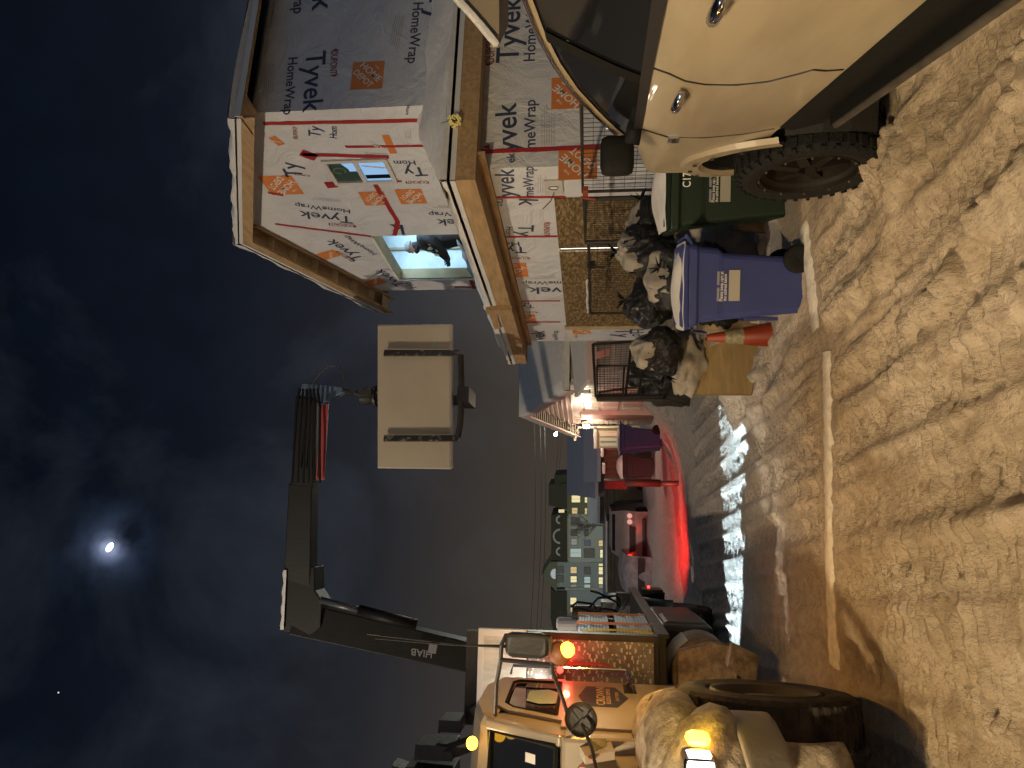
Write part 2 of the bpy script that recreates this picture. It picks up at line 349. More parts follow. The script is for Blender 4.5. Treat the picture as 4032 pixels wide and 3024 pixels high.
M = bpy.data.materials.new('dirty_snow'); M.use_nodes = True; t = M.node_tree; b = t.nodes['Principled BSDF']; b.inputs['Roughness'].default_value = .62; b.inputs['Specular IOR Level'].default_value = .35
tcn = N(t, 'ShaderNodeTexCoord'); O_ = tcn.outputs['Object']
a1 = N(t, 'ShaderNodeTexNoise', Scale=1.1, Detail=8.0, Roughness=.62); L(t, O_, a1.inputs['Vector'])
a2 = N(t, 'ShaderNodeTexNoise', Scale=11.0, Detail=6.0, Roughness=.7); L(t, O_, a2.inputs['Vector'])
dirty = ramp(t, a1.outputs[0], [(.30, (.42, .32, .20)), (.5, (.56, .44, .30)), (.70, (.68, .56, .41))])
c = mixc(t, .75, dirty, ramp(t, a2.outputs[0], [(.3, (.55, .5, .45)), (.6, (1, 1, 1))]), 'MULTIPLY')
sp = N(t, 'ShaderNodeSeparateXYZ'); L(t, O_, sp.inputs[0])
# dirt and slush, with warm light, a paler-lit band and gloom put into colour
vfac = N(t, 'ShaderNodeMapRange'); L(t, sp.outputs['Y'], vfac.inputs[0]); vfac.inputs[1].default_value = 5.4; vfac.inputs[2].default_value = 6.6; vfac.inputs[3].default_value = 0; vfac.inputs[4].default_value = .75
pale_lit = ramp(t, a2.outputs[0], [(.3, (.50, .46, .42)), (.65, (.72, .69, .65))])
c = mixc(t, vfac.outputs[0], c, pale_lit)
vf2 = N(t, 'ShaderNodeMapRange'); L(t, sp.outputs['Y'], vf2.inputs[0]); vf2.inputs[1].default_value = 7.6; vf2.inputs[2].default_value = 9.2; vf2.inputs[3].default_value = 0; vf2.inputs[4].default_value = .9
vf3 = N(t, 'ShaderNodeMapRange'); L(t, sp.outputs['Y'], vf3.inputs[0]); vf3.inputs[1].default_value = 16; vf3.inputs[2].default_value = 19; vf3.inputs[3].default_value = 1; vf3.inputs[4].default_value = .25
slush = ramp(t, a2.outputs[0], [(.35, (.20, .165, .135)), (.65, (.40, .35, .30))])
c = mixc(t, math_(t, 'MULTIPLY', vf2.outputs[0], vf3.outputs[0]), c, slush)
L(t, c, b.inputs['Base Color'])
b1 = N(t, 'ShaderNodeTexNoise', Scale=36.0, Detail=6.0, Roughness=.75); L(t, O_, b1.inputs['Vector'])
mp2 = N(t, 'ShaderNodeMapping'); L(t, O_, mp2.inputs[0]); mp2.inputs['Scale'].default_value = (26, 9, 15); mp2.inputs['Rotation'].default_value = (0, 0, .3)
b2 = N(t, 'ShaderNodeTexNoise', Scale=1.0, Detail=4.0, Roughness=.6); L(t, mp2.outputs[0], b2.inputs['Vector'])
bn = N(t, 'ShaderNodeBump', Strength=.85, Distance=.035); L(t, b1.outputs[0], bn.inputs['Height'])
bn2 = N(t, 'ShaderNodeBump', Strength=.45, Distance=.04); L(t, b2.outputs[0], bn2.inputs['Height']); L(t, bn.outputs[0], bn2.inputs['Normal']); L(t, bn2.outputs[0], b.inputs['Normal'])
me.materials.append(M); go = bpy.data.objects.new('snowy_ground', me); COL.objects.link(go); tag(go, kind='structure')
# pale strips painted as bands of light falling through the truck's gaps
m_light_band = mat('light_band_paint', (.80, .71, .58), .6, var=.25, vscale=14, bump=.4, bscale=30)
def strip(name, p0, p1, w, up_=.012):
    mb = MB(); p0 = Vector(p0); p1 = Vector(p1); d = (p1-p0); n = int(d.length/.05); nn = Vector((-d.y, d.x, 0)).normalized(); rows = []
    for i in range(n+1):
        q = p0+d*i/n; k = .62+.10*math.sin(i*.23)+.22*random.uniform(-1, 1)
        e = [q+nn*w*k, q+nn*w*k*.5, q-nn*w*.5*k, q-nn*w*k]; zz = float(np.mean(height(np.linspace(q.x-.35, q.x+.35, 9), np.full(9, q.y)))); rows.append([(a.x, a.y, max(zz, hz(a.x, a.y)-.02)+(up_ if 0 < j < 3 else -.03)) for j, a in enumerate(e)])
    mb.grid(rows, m_light_band); return tag(mb.build(name, smooth=True), kind='structure')
for a, c_ in _s: strip('light_band_strip', a, c_, .20, .014)
# ------------------------------------------------------------------ moon and star
mb = MB(); p = P(432, 2155, d=400); mb.ball((0, 0, 0), (2.9, 1.6, 1.7), mat('moon', (1, 1, 1), emis=(.9, .95, 1), estr=6), 20, 12)
o = mb.build('moon', smooth=True); o.location = p; o.rotation_euler = (0, R(20), R(10)); tag(o, 'small white half moon glowing through thin cloud', 'moon', kind='structure')
mb = MB(); p = P(230, 2727, d=400); mb.ball((0, 0, 0), .45, mat('star', (1, 1, 1), emis=(.8, .85, 1), estr=1.0), 8, 6); o = mb.build('star'); o.location = p; tag(o, 'single faint star in the dark sky', 'star', kind='structure')
# ------------------------------------------------------------------ house under construction (axis-aligned with the street)
HOUSE = local('unfinished_house', 'half-built house wrapped in printed white membrane with raw timber eaves', 'house', (4.77, 7.25, 0)); OFF[HOUSE.name] = Vector((4.77, 7.25, 0))
GX, UX, GY, UY = 4.77, 5.81, 7.25, 7.40         # garage front, upper gable, lower and upper side walls
S1, S2 = 7.40, 13.05                             # upper gable corner to corner
PKS, PKZ, EZ = 10.22, 7.42, 6.05                 # peak of the gable wall, eave height
LS2, SOF = 13.27, 3.0
def wall_rects(mb, plane, pos, rects, mt, th=.12):
    for (a, b, z0, z1) in rects:
        if plane == 'x': mb.box(pos, pos+th, a, b, z0, z1, mt)
        else: mb.box(a, b, pos, pos+th, z0, z1, mt)
mb = MB()
wall_rects(mb, 'x', UX, [(S1, 8.5, 3.4, EZ), (8.5, 9.06, 3.4, 4.62), (8.5, 9.06, 5.5, EZ), (9.06, 10.75, 3.4, EZ), (10.75, 12.52, 3.4, 3.93), (10.75, 12.52, 5.48, EZ), (12.52, S2, 3.4, EZ)], m_wrap)
mb.poly([(UX, S1, EZ), (UX, S2, EZ), (UX, PKS, PKZ)], m_wrap, (.12, 0, 0))
mb.box(UX+.12, UX+7, S2-.12, S2, 3.4, EZ, m_wrap)
gable = mb.build('gable_wall', HOUSE)
mb = MB(); mb.box(UX-.003, UX+8, UY-.004, UY+.10, 3.3, EZ, m_wrap); sidewall = mb.build('upper_side_wall', HOUSE)
mb = MB(); mb.box(GX-.003, GX+9, GY-.004, GY+.10, -.2, SOF+.1, m_wrap); lowside = mb.build('lower_side_wall', HOUSE)
mb = MB()
wall_rects(mb, 'x', GX, [(GY, 7.94, -.2, SOF+.1), (7.94, 12.52, 2.16, SOF+.1), (12.52, LS2, -.2, SOF+.1)], m_wrap)
mb.box(GX+.12, GX+7, LS2-.1, LS2, -.2, SOF, m_wrap)
front = mb.build('garage_front_wall', HOUSE)
# osb boards over the garage opening, light gap between
for (a, b) in ((7.94, 9.27), (9.38, 12.40)):
    mb = MB(); mb.box(GX-.03, GX-.006, a, b, -.1, 2.17, m_osb); mb.build('chipboard_sheet', HOUSE)
mb = MB(); mb.box(GX-.05, GX-.004, 12.41, 12.52, -.1, 2.2, m_lumber2); mb.build('door_stud', HOUSE)
mb = MB(); mb.box(GX+.03, GX+.05, 9.25, 9.40, -.1, 2.15, mat('lit_gap', (1, 1, 1), emis=(1, .98, .86), estr=4)); mb.build('lit_gap', HOUSE)
# roofs ---------------------------------------------------------------
SL = (PKZ-EZ)/(PKS-S1)
def slope_slab(mb, pts, th, mt): mb.poly(pts, mt, (0, 0, th))
RX0 = UX-.35; RX1 = UX+8
e0 = S1-.36; e1 = S2+.36
zr = lambda s: EZ+.16+SL*(min(s, 2*PKS-s)-S1) if s < PKS else EZ+.16+SL*((2*PKS-s)-S1)
RF = MB()
for (sa, sb) in ((e0, PKS), (PKS, e1)):
    RF.poly([(RX0, sa, zr(sa)), (RX0, sb, zr(sb)), (RX1, sb, zr(sb)), (RX1, sa, zr(sa))], m_black, (0, 0, .02))
RF.build('roof_deck', HOUSE)
SN = MB()
for k, (sa, sb) in enumerate(((e0-.02, PKS), (PKS, e1+.02))):
    n = 26; rows = []
    for i in range(n+1):
        s_ = sa+(sb-sa)*i/n; r = []
        for j, xx in enumerate((RX0-.02, RX0-.02, RX0+.15, RX0+1, RX1)):
            th = .02 if j == 0 else (.10+.035*math.sin(i*.9+j)+.02*random.uniform(-1, 1))*(1 if j != 1 else .8)
            r.append((xx+(random.uniform(-.015, .01) if j < 2 else 0), s_, zr(s_)+th+.005))
        rows.append(r)
    SN.grid(rows, m_snow)
    e = e0-.02 if k == 0 else e1+.02
    SN.grid([[(RX0-.02+8.3*q/20, e, zr(e)+.02) for q in range(21)], [(RX0-.02+8.3*q/20, e+(-.03 if k == 0 else .03), zr(e)+.09+.02*math.sin(q)) for q in range(21)]], m_snow)
SN.build('roof_snow', HOUSE, smooth=True)
# rake fascias on the gable overhang, lookouts, eave fascia
m_drip = mat('pale_flashing', (.62, .60, .56), .5)
def rake(sa, sb, h, y0, name):
    mb = MB(); mb.poly([(RX0, sa, zr(sa)-h), (RX0, sa, zr(sa)-y0), (RX0, sb, zr(sb)-y0), (RX0, sb, zr(sb)-h)], m_lumber, (.04, 0, 0)); return mb.build(name, HOUSE)
rake(e0, PKS, .23, .01, 'rake_board'); rake(PKS, e1, .23, .01, 'rake_board')
mb = MB()
for sa, sb in ((e0, PKS), (PKS, e1)): mb.poly([(RX0-.012, sa, zr(sa)-.06), (RX0-.012, sa, zr(sa)-.0), (RX0-.012, sb, zr(sb)-.0), (RX0-.012, sb, zr(sb)-.06)], m_drip, (.008, 0, 0))
mb.build('drip_edge', HOUSE)
mb = MB(); mb.poly([(RX0+.04, PKS, zr(PKS)-.02), (RX0+.04, e1, zr(e1)-.02), (UX+.1, e1, zr(e1)-.02), (UX+.1, PKS, zr(PKS)-.02)], m_lumber, (0, 0, .01)); mb.build('soffit_deck', HOUSE)
for i in range(6):
    s_ = PKS+.45+i*.46; mb = MB(); mb.poly([(RX0+.04, s_, zr(s_)-.14), (RX0+.04, s_, zr(s_)-.025), (UX-.002, s_, zr(s_)-.025), (UX-.002, s_, zr(s_)-.14)], m_lumber2, (0, .04, 0)); mb.build('lookout', HOUSE)
mb = MB(); mb.poly([(UX-.05, PKS, zr(PKS)-.24), (UX-.05, PKS, zr(PKS)-.16), (UX-.05, e1, zr(e1)-.16), (UX-.05, e1, zr(e1)-.24)], m_lumber, (.03, 0, 0)); mb.build('rake_board', HOUSE)
mb = MB(); mb.box(RX0, RX1, e0-.04, e0, EZ-.10, zr(e0)-.01, m_lumber); mb.build('eave_board', HOUSE)
mb = MB(); mb.box(RX0, UX, e0, e0+.33, EZ-.08, EZ-.06, m_lumber); mb.build('soffit_return', HOUSE)
mb = MB(); mb.box(RX0, RX1, e1, e1+.04, EZ-.10, zr(e1)-.01, m_lumber); mb.box(RX0, UX, e1-.33, e1, EZ-.10, EZ-.08, m_lumber); mb.build('eave_board', HOUSE)
mb = MB(); mb.box(RX0-.012, RX1, e0-.052, e0-.042, zr(e0)-.07, zr(e0), m_drip); mb.build('drip_edge', HOUSE)
# skirt roof over the garage
FX, FY, FT, FB, FE = GX-.40, GY-.40, 3.27, 2.99, LS2+.22
mb = MB(); mb.box(FX, FX+.04, FY, FE, FB, FT, m_lumber); mb.build('skirt_fascia', HOUSE)
mb = MB(); mb.box(FX+.04, RX1+2, FY, FY+.04, FB, FT, m_lumber); mb.build('skirt_fascia', HOUSE)
mb = MB(); mb.box(FX-.01, FX-.001, FY-.01, FE, FT-.055, FT+.005, m_drip); mb.box(FX-.01, RX1+2, FY-.01, FY-.001, FT-.055, FT+.005, m_drip); mb.build('drip_edge', HOUSE)
mb = MB(); mb.box(FX+.04, GX-.002, FY+.04, FE, FB+.02, FB+.03, m_lumber); mb.box(GX, RX1+2, FY+.04, GY-.002, FB+.02, FB+.03, m_lumber); mb.box(FX+.04, GX+.3, FE-.03, FE, FB, FT+.1, m_lumber); mb.build('skirt_soffit', HOUSE)
mb = MB(); mb.box(GX-.05, GX-.002, FY+.05, FE-.1, FB-.09, FB+.02, m_lumber); mb.build('ledger_board', HOUSE)
SK = MB()
def skz(d): return FT+.04+.42*d
n = 60; rows = []
for i in range(n+1):
    s_ = FY-.02+(FE-FY)*i/n; r = []
    for j, dx in enumerate((-.02, -.03, .1, .5, 1.0, 1.46)):
        xx = FX+dx; th = 0 if j == 0 else .035+.02*math.sin(i*.55+j*2)+.02*random.uniform(-1, 1)*(1 if j < 3 else .4)
        dd = max(dx, 0); dy = max(s_-FY, 0)*2.0
        r.append((xx, s_, min(skz(dd), FT+.04+.42*dy*.9 if dx > .05 else 9)+th+(.05 if 10.4 < s_ < 12.6 and j in (1, 2, 3) else 0)))
    rows.append(r)
SK.grid(rows, m_snow)
rows = []
for i in range(70):
    xx = FX+i*.16; r = []
    for j, dy in enumerate((-.02, -.03, .1, .3, .56)):
        th = 0 if j == 0 else .06+.02*math.sin(i*.7+j)+.012*random.uniform(-1, 1)
        r.append((xx, FY+dy, FT+.04+min(.80*max(dy, 0), .42*max(xx-FX, 0)+.02)+th))
    rows.append(r)
SK.grid(rows, m_snow); SK.build('skirt_roof_snow', HOUSE, smooth=True)
mb = MB(); mb.poly([(FX, FY, FT), (FX, FE, FT), (UX, FE, FT+.55), (UX, FY+.55, FT+.30)], m_black); mb.poly([(FX, FY, FT), (RX1+2, FY, FT), (RX1+2, UY, FT+.28), (UX, UY, FT+.28)], m_black); mb.build('skirt_roof_deck', HOUSE)
# drips of snow and grey flap under the opening
mb = MB(); m_flap = mat('grey_sheet', (.16, .15, .14), .6, var=.4, vscale=5, bump=.4, bscale=8)
rows = [[(UX-.02-.05*math.sin(3*j)-j*.1, 10.9+i*.17+.03*j, 4.02-j*.09+.02*math.sin(i*2)) for j in range(5)] for i in range(9)]; mb.grid(rows, m_flap); mb.build('loose_membrane_flap', HOUSE, smooth=True, solid=.01)
mb = MB(); mb.box(FX-.09, FX-.005, 10.45, 10.62, FB-.02, FT+.12, m_lumber); mb.box(FX-.05, FX+.03, 10.62, 11.4, FT-.02, FT+.10, m_lumber); mb.build('scrap_blocking', HOUSE)
# interior room behind the opening
m_ins = mat('insulation_film', (.62, .74, .80), .35, var=.22, vscale=3.0, bump=.9, bscale=2.4)
m_stud = mat('interior_stud', (.42, .36, .22), .7, var=.2)
mb = MB(); mb.box(8.6, 8.7, 7.7, 13.0, 3.55, 6.2, m_ins); mb.box(5.95, 8.6, 12.85, 12.92, 3.55, 6.2, m_ins); mb.box(5.95, 8.6, 7.6, 7.7, 3.55, 6.2, m_ins); mb.build('inner_wall', HOUSE)
mb = MB(); mb.box(5.95, 8.6, 7.7, 12.85, 3.45, 3.55, m_osb); mb.build('upper_floor', HOUSE)
mb = MB(); mb.box(5.95, 8.6, 7.7, 12.85, 6.02, 6.05, m_ins); mb.build('inner_ceiling', HOUSE)
mb = MB()
for s_ in (9.2, 10.1, 11.15, 12.1): mb.box(8.55, 8.62, s_, s_+.05, 3.55, 6.0, m_stud)
for s_ in (6.6, 7.4): mb.box(s_, s_+.05, 12.80, 12.86, 3.55, 6.0, m_stud)
mb.box(8.5, 8.6, 7.8, 12.8, 4.9, 4.95, m_stud); mb.build('inner_stud', HOUSE)
# lining of the opening
mb = MB(); mb.box(UX-.03, UX+.20, 10.75, 12.52, 5.43, 5.478, m_stud); mb.box(UX-.03, UX+.20, 12.47, 12.519, 3.93, 5.43, m_stud); mb.box(UX-.03, UX+.20, 10.751, 12.47, 3.9, 3.95, m_stud); mb.build('opening_lining', HOUSE)
m_pale = mat('pale_trim', (.7, .74, .72), .6)  # even pale colour for the trim round the opening
mb = MB(); mb.box(UX-.035, UX-.005, 12.47, 12.535, 3.9, 5.50, m_pale); mb.box(UX-.035, UX-.005, 10.76, 12.47, 5.46, 5.50, m_pale); mb.build('opening_trim', HOUSE)
# window
win = MB(); m_vinyl = mat('window_vinyl', (.60, .57, .52), .4)
for (a, b, c_, d_) in ((8.47, 8.53, 4.58, 5.54), (9.03, 9.09, 4.58, 5.54), (8.53, 9.03, 4.58, 4.64), (8.53, 9.03, 5.48, 5.54), (8.53, 9.03, 5.03, 5.09)): win.box(UX-.035, UX+.05, a, b, c_, d_, m_vinyl)
wf = win.build('window', HOUSE)
m_wlit = mat('lit_pane', (.05, .07, .09), .1, emis=(.34, .60, .95), estr=.75); m_wdark = mat('green_pane', (.05, .085, .07), .08)
g = MB(); g.box(UX+.0, UX+.01, 8.53, 9.03, 4.64, 5.03, m_wlit); g.build('pane', wf)
g = MB(); g.box(UX+.0, UX+.01, 8.53, 9.03, 5.09, 5.48, m_wdark); g.poly([(UX-.003, 8.56, 5.10), (UX-.003, 8.78, 5.10), (UX-.003, 8.78, 5.22), (UX-.003, 8.72, 5.22), (UX-.003, 8.56, 5.30)], m_wlit); g.build('pane', wf)
g = MB(); g.poly([(UX-.004, 8.98, 4.65), (UX-.004, 8.88, 4.65), (UX-.004, 8.88, 5.02), (UX-.004, 8.98, 5.02)], m_glass); g.poly([(UX-.004, 8.70, 4.66), (UX-.004, 8.74, 4.66), (UX-.004, 8.66, 5.0), (UX-.004, 8.63, 5.0)], m_vinyl)
g.tube([(UX-.004, 8.75+.07*math.cos(k*.5), 5.36+.09*math.sin(k*.5)) for k in range(12)], .012, mat('sticker_green', (.10, .22, .09), .6), 5); g.build('pane_sticker', wf)
# lamps inside
lamp('room_work_light', 'AREA', (7.2, 10.6, 5.9), 190, (.55, .80, 1.0), HOUSE, size=1.4, aim=(7.3, 10.9, 3))
# tapes ------------------------------------------------------------------
def tape(px0, px1, w, wd=.055, plane='w', parent=HOUSE, jag=True):
    k = {('w' if plane == 'w' else 's'): w-.005}; a = P(*px0, **k); b = P(*px1, **k); d = (b-a); n = max(2, int(d.length/.12)); nrm = Vector((-1, 0, 0)) if plane == 'w' else Vector((0, -1, 0)); t_ = d.normalized().cross(nrm)
    mb = MB(); mb.grid([[a+d*i/n+t_*wd/2*(1+random.uniform(-.12, .12)), a+d*i/n-t_*wd/2*(1+random.uniform(-.12, .12))] for i in range(n+1)], m_tape); return mb.build('seam_tape', parent, solid=.003)
for a, b, wd in (((1037, 487), (1715, 473), .07), ((1360, 578), (1728, 574), .05), ((1190, 608), (1531, 618), .075), ((1284, 724), (1582, 714), .05), ((1471, 717), (1566, 874), .075), ((1566, 874), (1553, 928), .08), ((1083, 882), (1463, 931), .06), ((1055, 758), (1116, 769), .06), ((1185, 600), (1245, 622), .17), ((1282, 728), (1325, 726), .16), ((1790, 1130), (1925, 1132), .05), ((1852, 1100), (1868, 1138), .07)):
    tape(a, b, UX, wd)
tape((1856, 599), (2400, 577), GY-.004, .06, 's')
for a, b, wd in (((1878, 778), (2228, 776), .05), ((1926, 934), (2214, 930), .05), ((2003, 1186), (2206, 1185), .045), ((2032, 1269), (2206, 1268), .045)): tape(a, b, GX, wd)
# printing -----------------------------------------------------------------
def prt(mb, s, p0, p1, plane, pos, mt, hs=1.0):
    k = {plane: pos-.004}; a = P(*p0, **k); b = P(*p1, **k); nrm = Vector((-1, 0, 0)) if plane == 'w' else Vector((0, -1, 0))
    d = (b-a).normalized(); u = nrm.cross(d); mb.text(s, a, b, u, mt, hs=hs)
def dup(mb, p0, p1, plane, pos):
    prt(mb, 'DUPONT', p0, p1, plane, pos, m_red, 1.5)
    k = {plane: pos-.004}; a = P(*p0, **k); b = P(*p1, **k); nrm = Vector((-1, 0, 0)) if plane == 'w' else Vector((0, -1, 0)); d = (b-a); u = nrm.cross(d.normalized()); h = d.length*.16
    mb.poly([a-d*.12+u*h, a-d*.02+u*0, a-d*.02+u*2*h], m_red); mb.poly([b+d*.12+u*h, b+d*.02, b+d*.02+u*2*h], m_red)
def fine(mb, p0, p1, plane, pos, n=5, gap=.018):
    k = {plane: pos-.004}; a = P(*p0, **k); b = P(*p1, **k); nrm = Vector((-1, 0, 0)) if plane == 'w' else Vector((0, -1, 0)); d = b-a; u = nrm.cross(d.normalized())
    for i in range(n):
        l = d*random.uniform(.6, 1); q = a-u*gap*i*1.6; mb.poly([q, q+l, q+l+u*.006, q+u*.006], m_grey)
def logo(mb, px, plane, pos, size, rot=0, part=(0, 1)):
    nrm = Vector((-1, 0, 0)) if plane == 'w' else Vector((0, -1, 0)); c0 = P(*px, **{plane: pos-.004}); r = Matrix.Rotation(R(rot), 3, nrm) @ (Vector((0, -1, 0)) if plane == 'w' else Vector((1, 0, 0))); u = nrm.cross(r)
    q0, q1 = part; h = size/2
    mb.poly([c0-r*h+u*(-h+size*q0), c0+r*h+u*(-h+size*q0), c0+r*h+u*(-h+size*q1), c0-r*h+u*(-h+size*q1)], m_orange)
    d = (r+u).normalized(); v = (u-r).normalized(); o = nrm*.003
    if q1-q0 > .7:
        for s_, off, l0, l1 in (('THE', .36, -.10, .10), ('HOME', .045, -.44, .44), ('DEPOT', -.27, -.40, .40)):
            mb.text(s_, c0+v*size*off+d*size*l0+o, c0+v*size*off+d*size*l1+o, v, m_white, hs=.9 if s_ == 'THE' else .98 if s_ == 'HOME' else 1.15)
    else: mb.text('HOME', c0+v*size*0+d*size*-.3+o, c0+v*0+d*size*.3+o, v, m_white)
# upper side wall (membrane hung upside down)
mb = MB()
for a in (('Tyvek', (1208, 206), (1192, 445)), ('Tyvek', (1240, -215), (1229, 45)), ('Tyvek', (1693, -30), (1684, 244))): prt(mb, *a, 's', UY-.004, m_print)
for a in (('HomeWrap', (1136, 228), (1116, 453)), ('HomeWrap', (1165, -190), (1155, 55)), ('HomeWrap', (1628, 11), (1604, 250)), ('Hom', (1600, 415), (1597, 452))): prt(mb, *a, 's', UY-.004, m_print)
prt(mb, 'T', (1672, 392), (1670, 428), 's', UY-.004, m_print)
dup(mb, (1304, 203), (1299, 293), 's', UY-.004); logo(mb, (1447, 296), 's', UY-.004, .42, 180)
for a in (((1080, 250), (1065, 420)), ((1085, -150), (1076, 30)), ((1590, 60), (1560, 220))): fine(mb, *a, 's', UY-.004)
mb.build('membrane_print', sidewall, fix=False)
# gable
mb = MB()
for a in (('Ty', (1262, 542), (1262, 500)), ('vek', (1708, 570), (1708, 508)), ('Ty', (1672, 658), (1582, 662)), ('Tyvek', (1387, 854), (1176, 830)), ('vek', (1826, 865), (1718, 863)), ('k', (1585, 886), (1530, 884)), ('Tyvek', (1434, 1018), (1311, 940)), ('Tyvek', (1598, 1122), (1500, 1058)), ('Ty', (1196, 700), (1168, 640))): prt(mb, *a, 'w', UX, m_print)
for a in (('Hom', (1326, 546), (1326, 500)), ('Hom', (1633, 633), (1548, 633)), ('HomeWrap', (1378, 826), (1160, 800)), ('Wrap', (1794, 835), (1686, 836)), ('HomeWrap', (1485, 1000), (1366, 926)), ('Ho', (1640, 1132), (1612, 1110)), ('ome', (1922, 1110), (1862, 1108))): prt(mb, *a, 'w', UX, m_print)
for a in (((1172, 545), (1170, 505)), ((1680, 712), (1602, 712)), ((1392, 884), (1300, 876)), ((1397, 1025), (1342, 990)), ((1215, 688), (1165, 684))): dup(mb, *a, 'w', UX)
logo(mb, (1618, 774), 'w', UX, .42, 90); logo(mb, (1474, 782), 'w', UX, .40, 90); logo(mb, (1108, 730), 'w', UX, .52, 90); logo(mb, (1490, 571), 'w', UX, .42, 0, (0, .25)); logo(mb, (1296, 1003), 'w', UX, .42, 115, (.2, .8)); logo(mb, (1472, 1108), 'w', UX, .42, 115, (.3, .9)); logo(mb, (1090, 555), 'w', UX, .2, 20, (.2, .8))
for a in (((1530, 615), (1430, 610)), ((1600, 545), (1598, 500)), ((1340, 795), (1200, 782)), ((1780, 818), (1700, 818))): fine(mb, *a, 'w', UX, 3)
mb.build('membrane_print', gable, fix=False)
# lower side wall
mb = MB()
for a in (('Tyvek', (2040, 244), (2050, -12)), ('yvek', (2037, 600), (2031, 402)), ('ek', (2026, 640), (2026, 601))): prt(mb, *a, 's', GY-.004, m_print)
for a in (('HomeWrap', (2105, 240), (2118, -12)), ('meWrap', (2108, 585), (2108, 392))): prt(mb, *a, 's', GY-.004, m_print)
dup(mb, (1945, 245), (1950, 130), 's', GY-.004); logo(mb, (2245, 365), 's', GY-.004, .45); logo(mb, (2275, 640), 's', GY-.004, .45)
fine(mb, (2135, 575), (2135, 400), 's', GY-.004, 6); mb.poly([P(1928, 588, s=GY-.009), P(1928, 568, s=GY-.009), P(1900, 578, s=GY-.009)], m_red)
mb.build('membrane_print', lowside, fix=False)
# garage front
mb = MB()
for a in (('yvek', (2025, 776), (2023, 664)), ('Ty', (2041, 885), (2040, 930)), ('k', (2045, 783), (2044, 810)), ('Tyv', (2072, 972), (1956, 972)), ('vek', (2213, 1132), (2078, 1132)), ('Tyv', (2103, 1200), (2030, 1200)), ('vek', (2145, 1340), (2143, 1302)), ('Ty', (2424, 1296), (2424, 1330))): prt(mb, *a, 'w', GX, m_print)
for a in (('meWrap', (2101, 774), (2101, 656)), ('rap', (1960, 783), (1958, 812)), ('Hom', (1992, 893), (1990, 932)), ('Hom', (2044, 952), (1940, 954)), ('meWrap', (2210, 1108), (2056, 1108)), ('Hom', (2083, 1190), (2020, 1190)), ('neWrap', (2198, 1338), (2196, 1302)), ('Ho', (2490, 1298), (2490, 1325))): prt(mb, *a, 'w', GX, m_print)
for a in (((2142, 880), (2142, 924)), ((2078, 1011), (1992, 1011)), ((2110, 1226), (2040, 1226))): dup(mb, *a, 'w', GX)
logo(mb, (2013, 1064), 'w', GX, .50, 90); logo(mb, (2062, 1256), 'w', GX, .44, 90); logo(mb, (2300, 1300), 'w', GX, .44, 0, (.2, 1))
for a in (((2120, 760), (2120, 670)), ((1950, 900), (1950, 930)), ((2190, 1096), (2110, 1096)), ((2225, 1338), (2225, 1310))): fine(mb, *a, 'w', GX, 4)
mb.build('membrane_print', front, fix=False)
# electrical box with its hanging cable
mb = MB(); a = P(2180, 738, w=GX-.03); mb.box(GX-.03, GX-.002, a.y-.14, a.y+.16, a.z-.11, a.z+.11, mat('box_grey', (.5, .48, .44), .5)); mb.disc((GX-.031, a.y, a.z), (-1, 0, 0), .055, m_white, th=.004); mb.tube([(GX-.04, a.y+.04*math.cos(q), a.z+.06*math.sin(q)) for q in np.linspace(-1, 4.5, 12)], .006, m_black, 5); mb.tube([(GX-.04, a.y+.1, a.z-.0), (GX-.05, a.y+.28, a.z+.05), (GX-.06, a.y+.45, a.z+.16)], .006, m_dark, 5); mb.build('outdoor_socket', HOUSE)
mb = MB(); a = P(2255, 1328, w=GX-.03); mb.box(GX-.04, GX-.002, a.y-.12, a.y+.12, a.z-.06, a.z+.07, m_snow); mb.build('meter_box', HOUSE)
# the nearer eave corner that pokes in from the right, snow on top
EV = thing('porch_roof', 'corner of a low porch roof with snow along its sloping edge', 'roof', (2.6, 4.4, 1.9), 0)
mb = MB(); A = lambda X, Y, d: Matrix.Rotation(YAW, 3, 'Z') @ P(X, Y, d=d)
pts = [A(1965, 178, 5.3), A(1935, 170, 5.3), A(1900, 120, 5.3), A(1760, -60, 5.3), A(1745, -260, 5.3), A(1965, -260, 5.3)]
m_tan = mat('tan_fascia', (.34, .27, .17), .6, var=.15, bump=.1)
mb.poly(pts, m_tan, (.45, .6, 0)); mb.poly([A(1962, 178, 5.27), A(1930, 178, 5.27), A(1928, 150, 5.27), A(1962, 140, 5.27)], m_tan, (0, .04, 0)); mb.build('porch_fascia', EV)
mb = MB(); top = [A(1945, 190, 5.25), A(1918, 158, 5.25), A(1875, 105, 5.25), A(1815, 38, 5.25), A(1762, -20, 5.25), A(1700, -100, 5.25), A(1690, -260, 5.25)]
rows = []
for i, q in enumerate(top): rows.append([q+Vector((.02, -.01, -.06)), q+Vector((0, -.02, .0)), q+Vector((.05, .1, .02)), q+Vector((.25, .4, .02)), q+Vector((.45, .62, 0))])
mb.grid(rows, m_snow); mb.build('porch_snow', EV, smooth=True, subsurf=1)
# gold tinsel ball hanging at the skirt roof
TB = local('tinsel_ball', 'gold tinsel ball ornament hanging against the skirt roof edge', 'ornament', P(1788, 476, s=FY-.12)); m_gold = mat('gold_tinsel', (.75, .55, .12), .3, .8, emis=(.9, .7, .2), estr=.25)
mb = MB()
for i in range(90):
    d = Vector((random.gauss(0, 1), random.gauss(0, 1), random.gauss(0, 1))).normalized(); q = d*.075*random.uniform(.6, 1.1); mb.ball(q, .009, m_gold, 5, 4)
mb.ball((0, 0, 0), .04, m_dark, 8, 6); mb.build('tinsel', TB)
mb = MB(); mb.tube([(0, 0, .05), (0, .03, .16)], .003, m_dark, 4); mb.build('hanging_wire', TB)
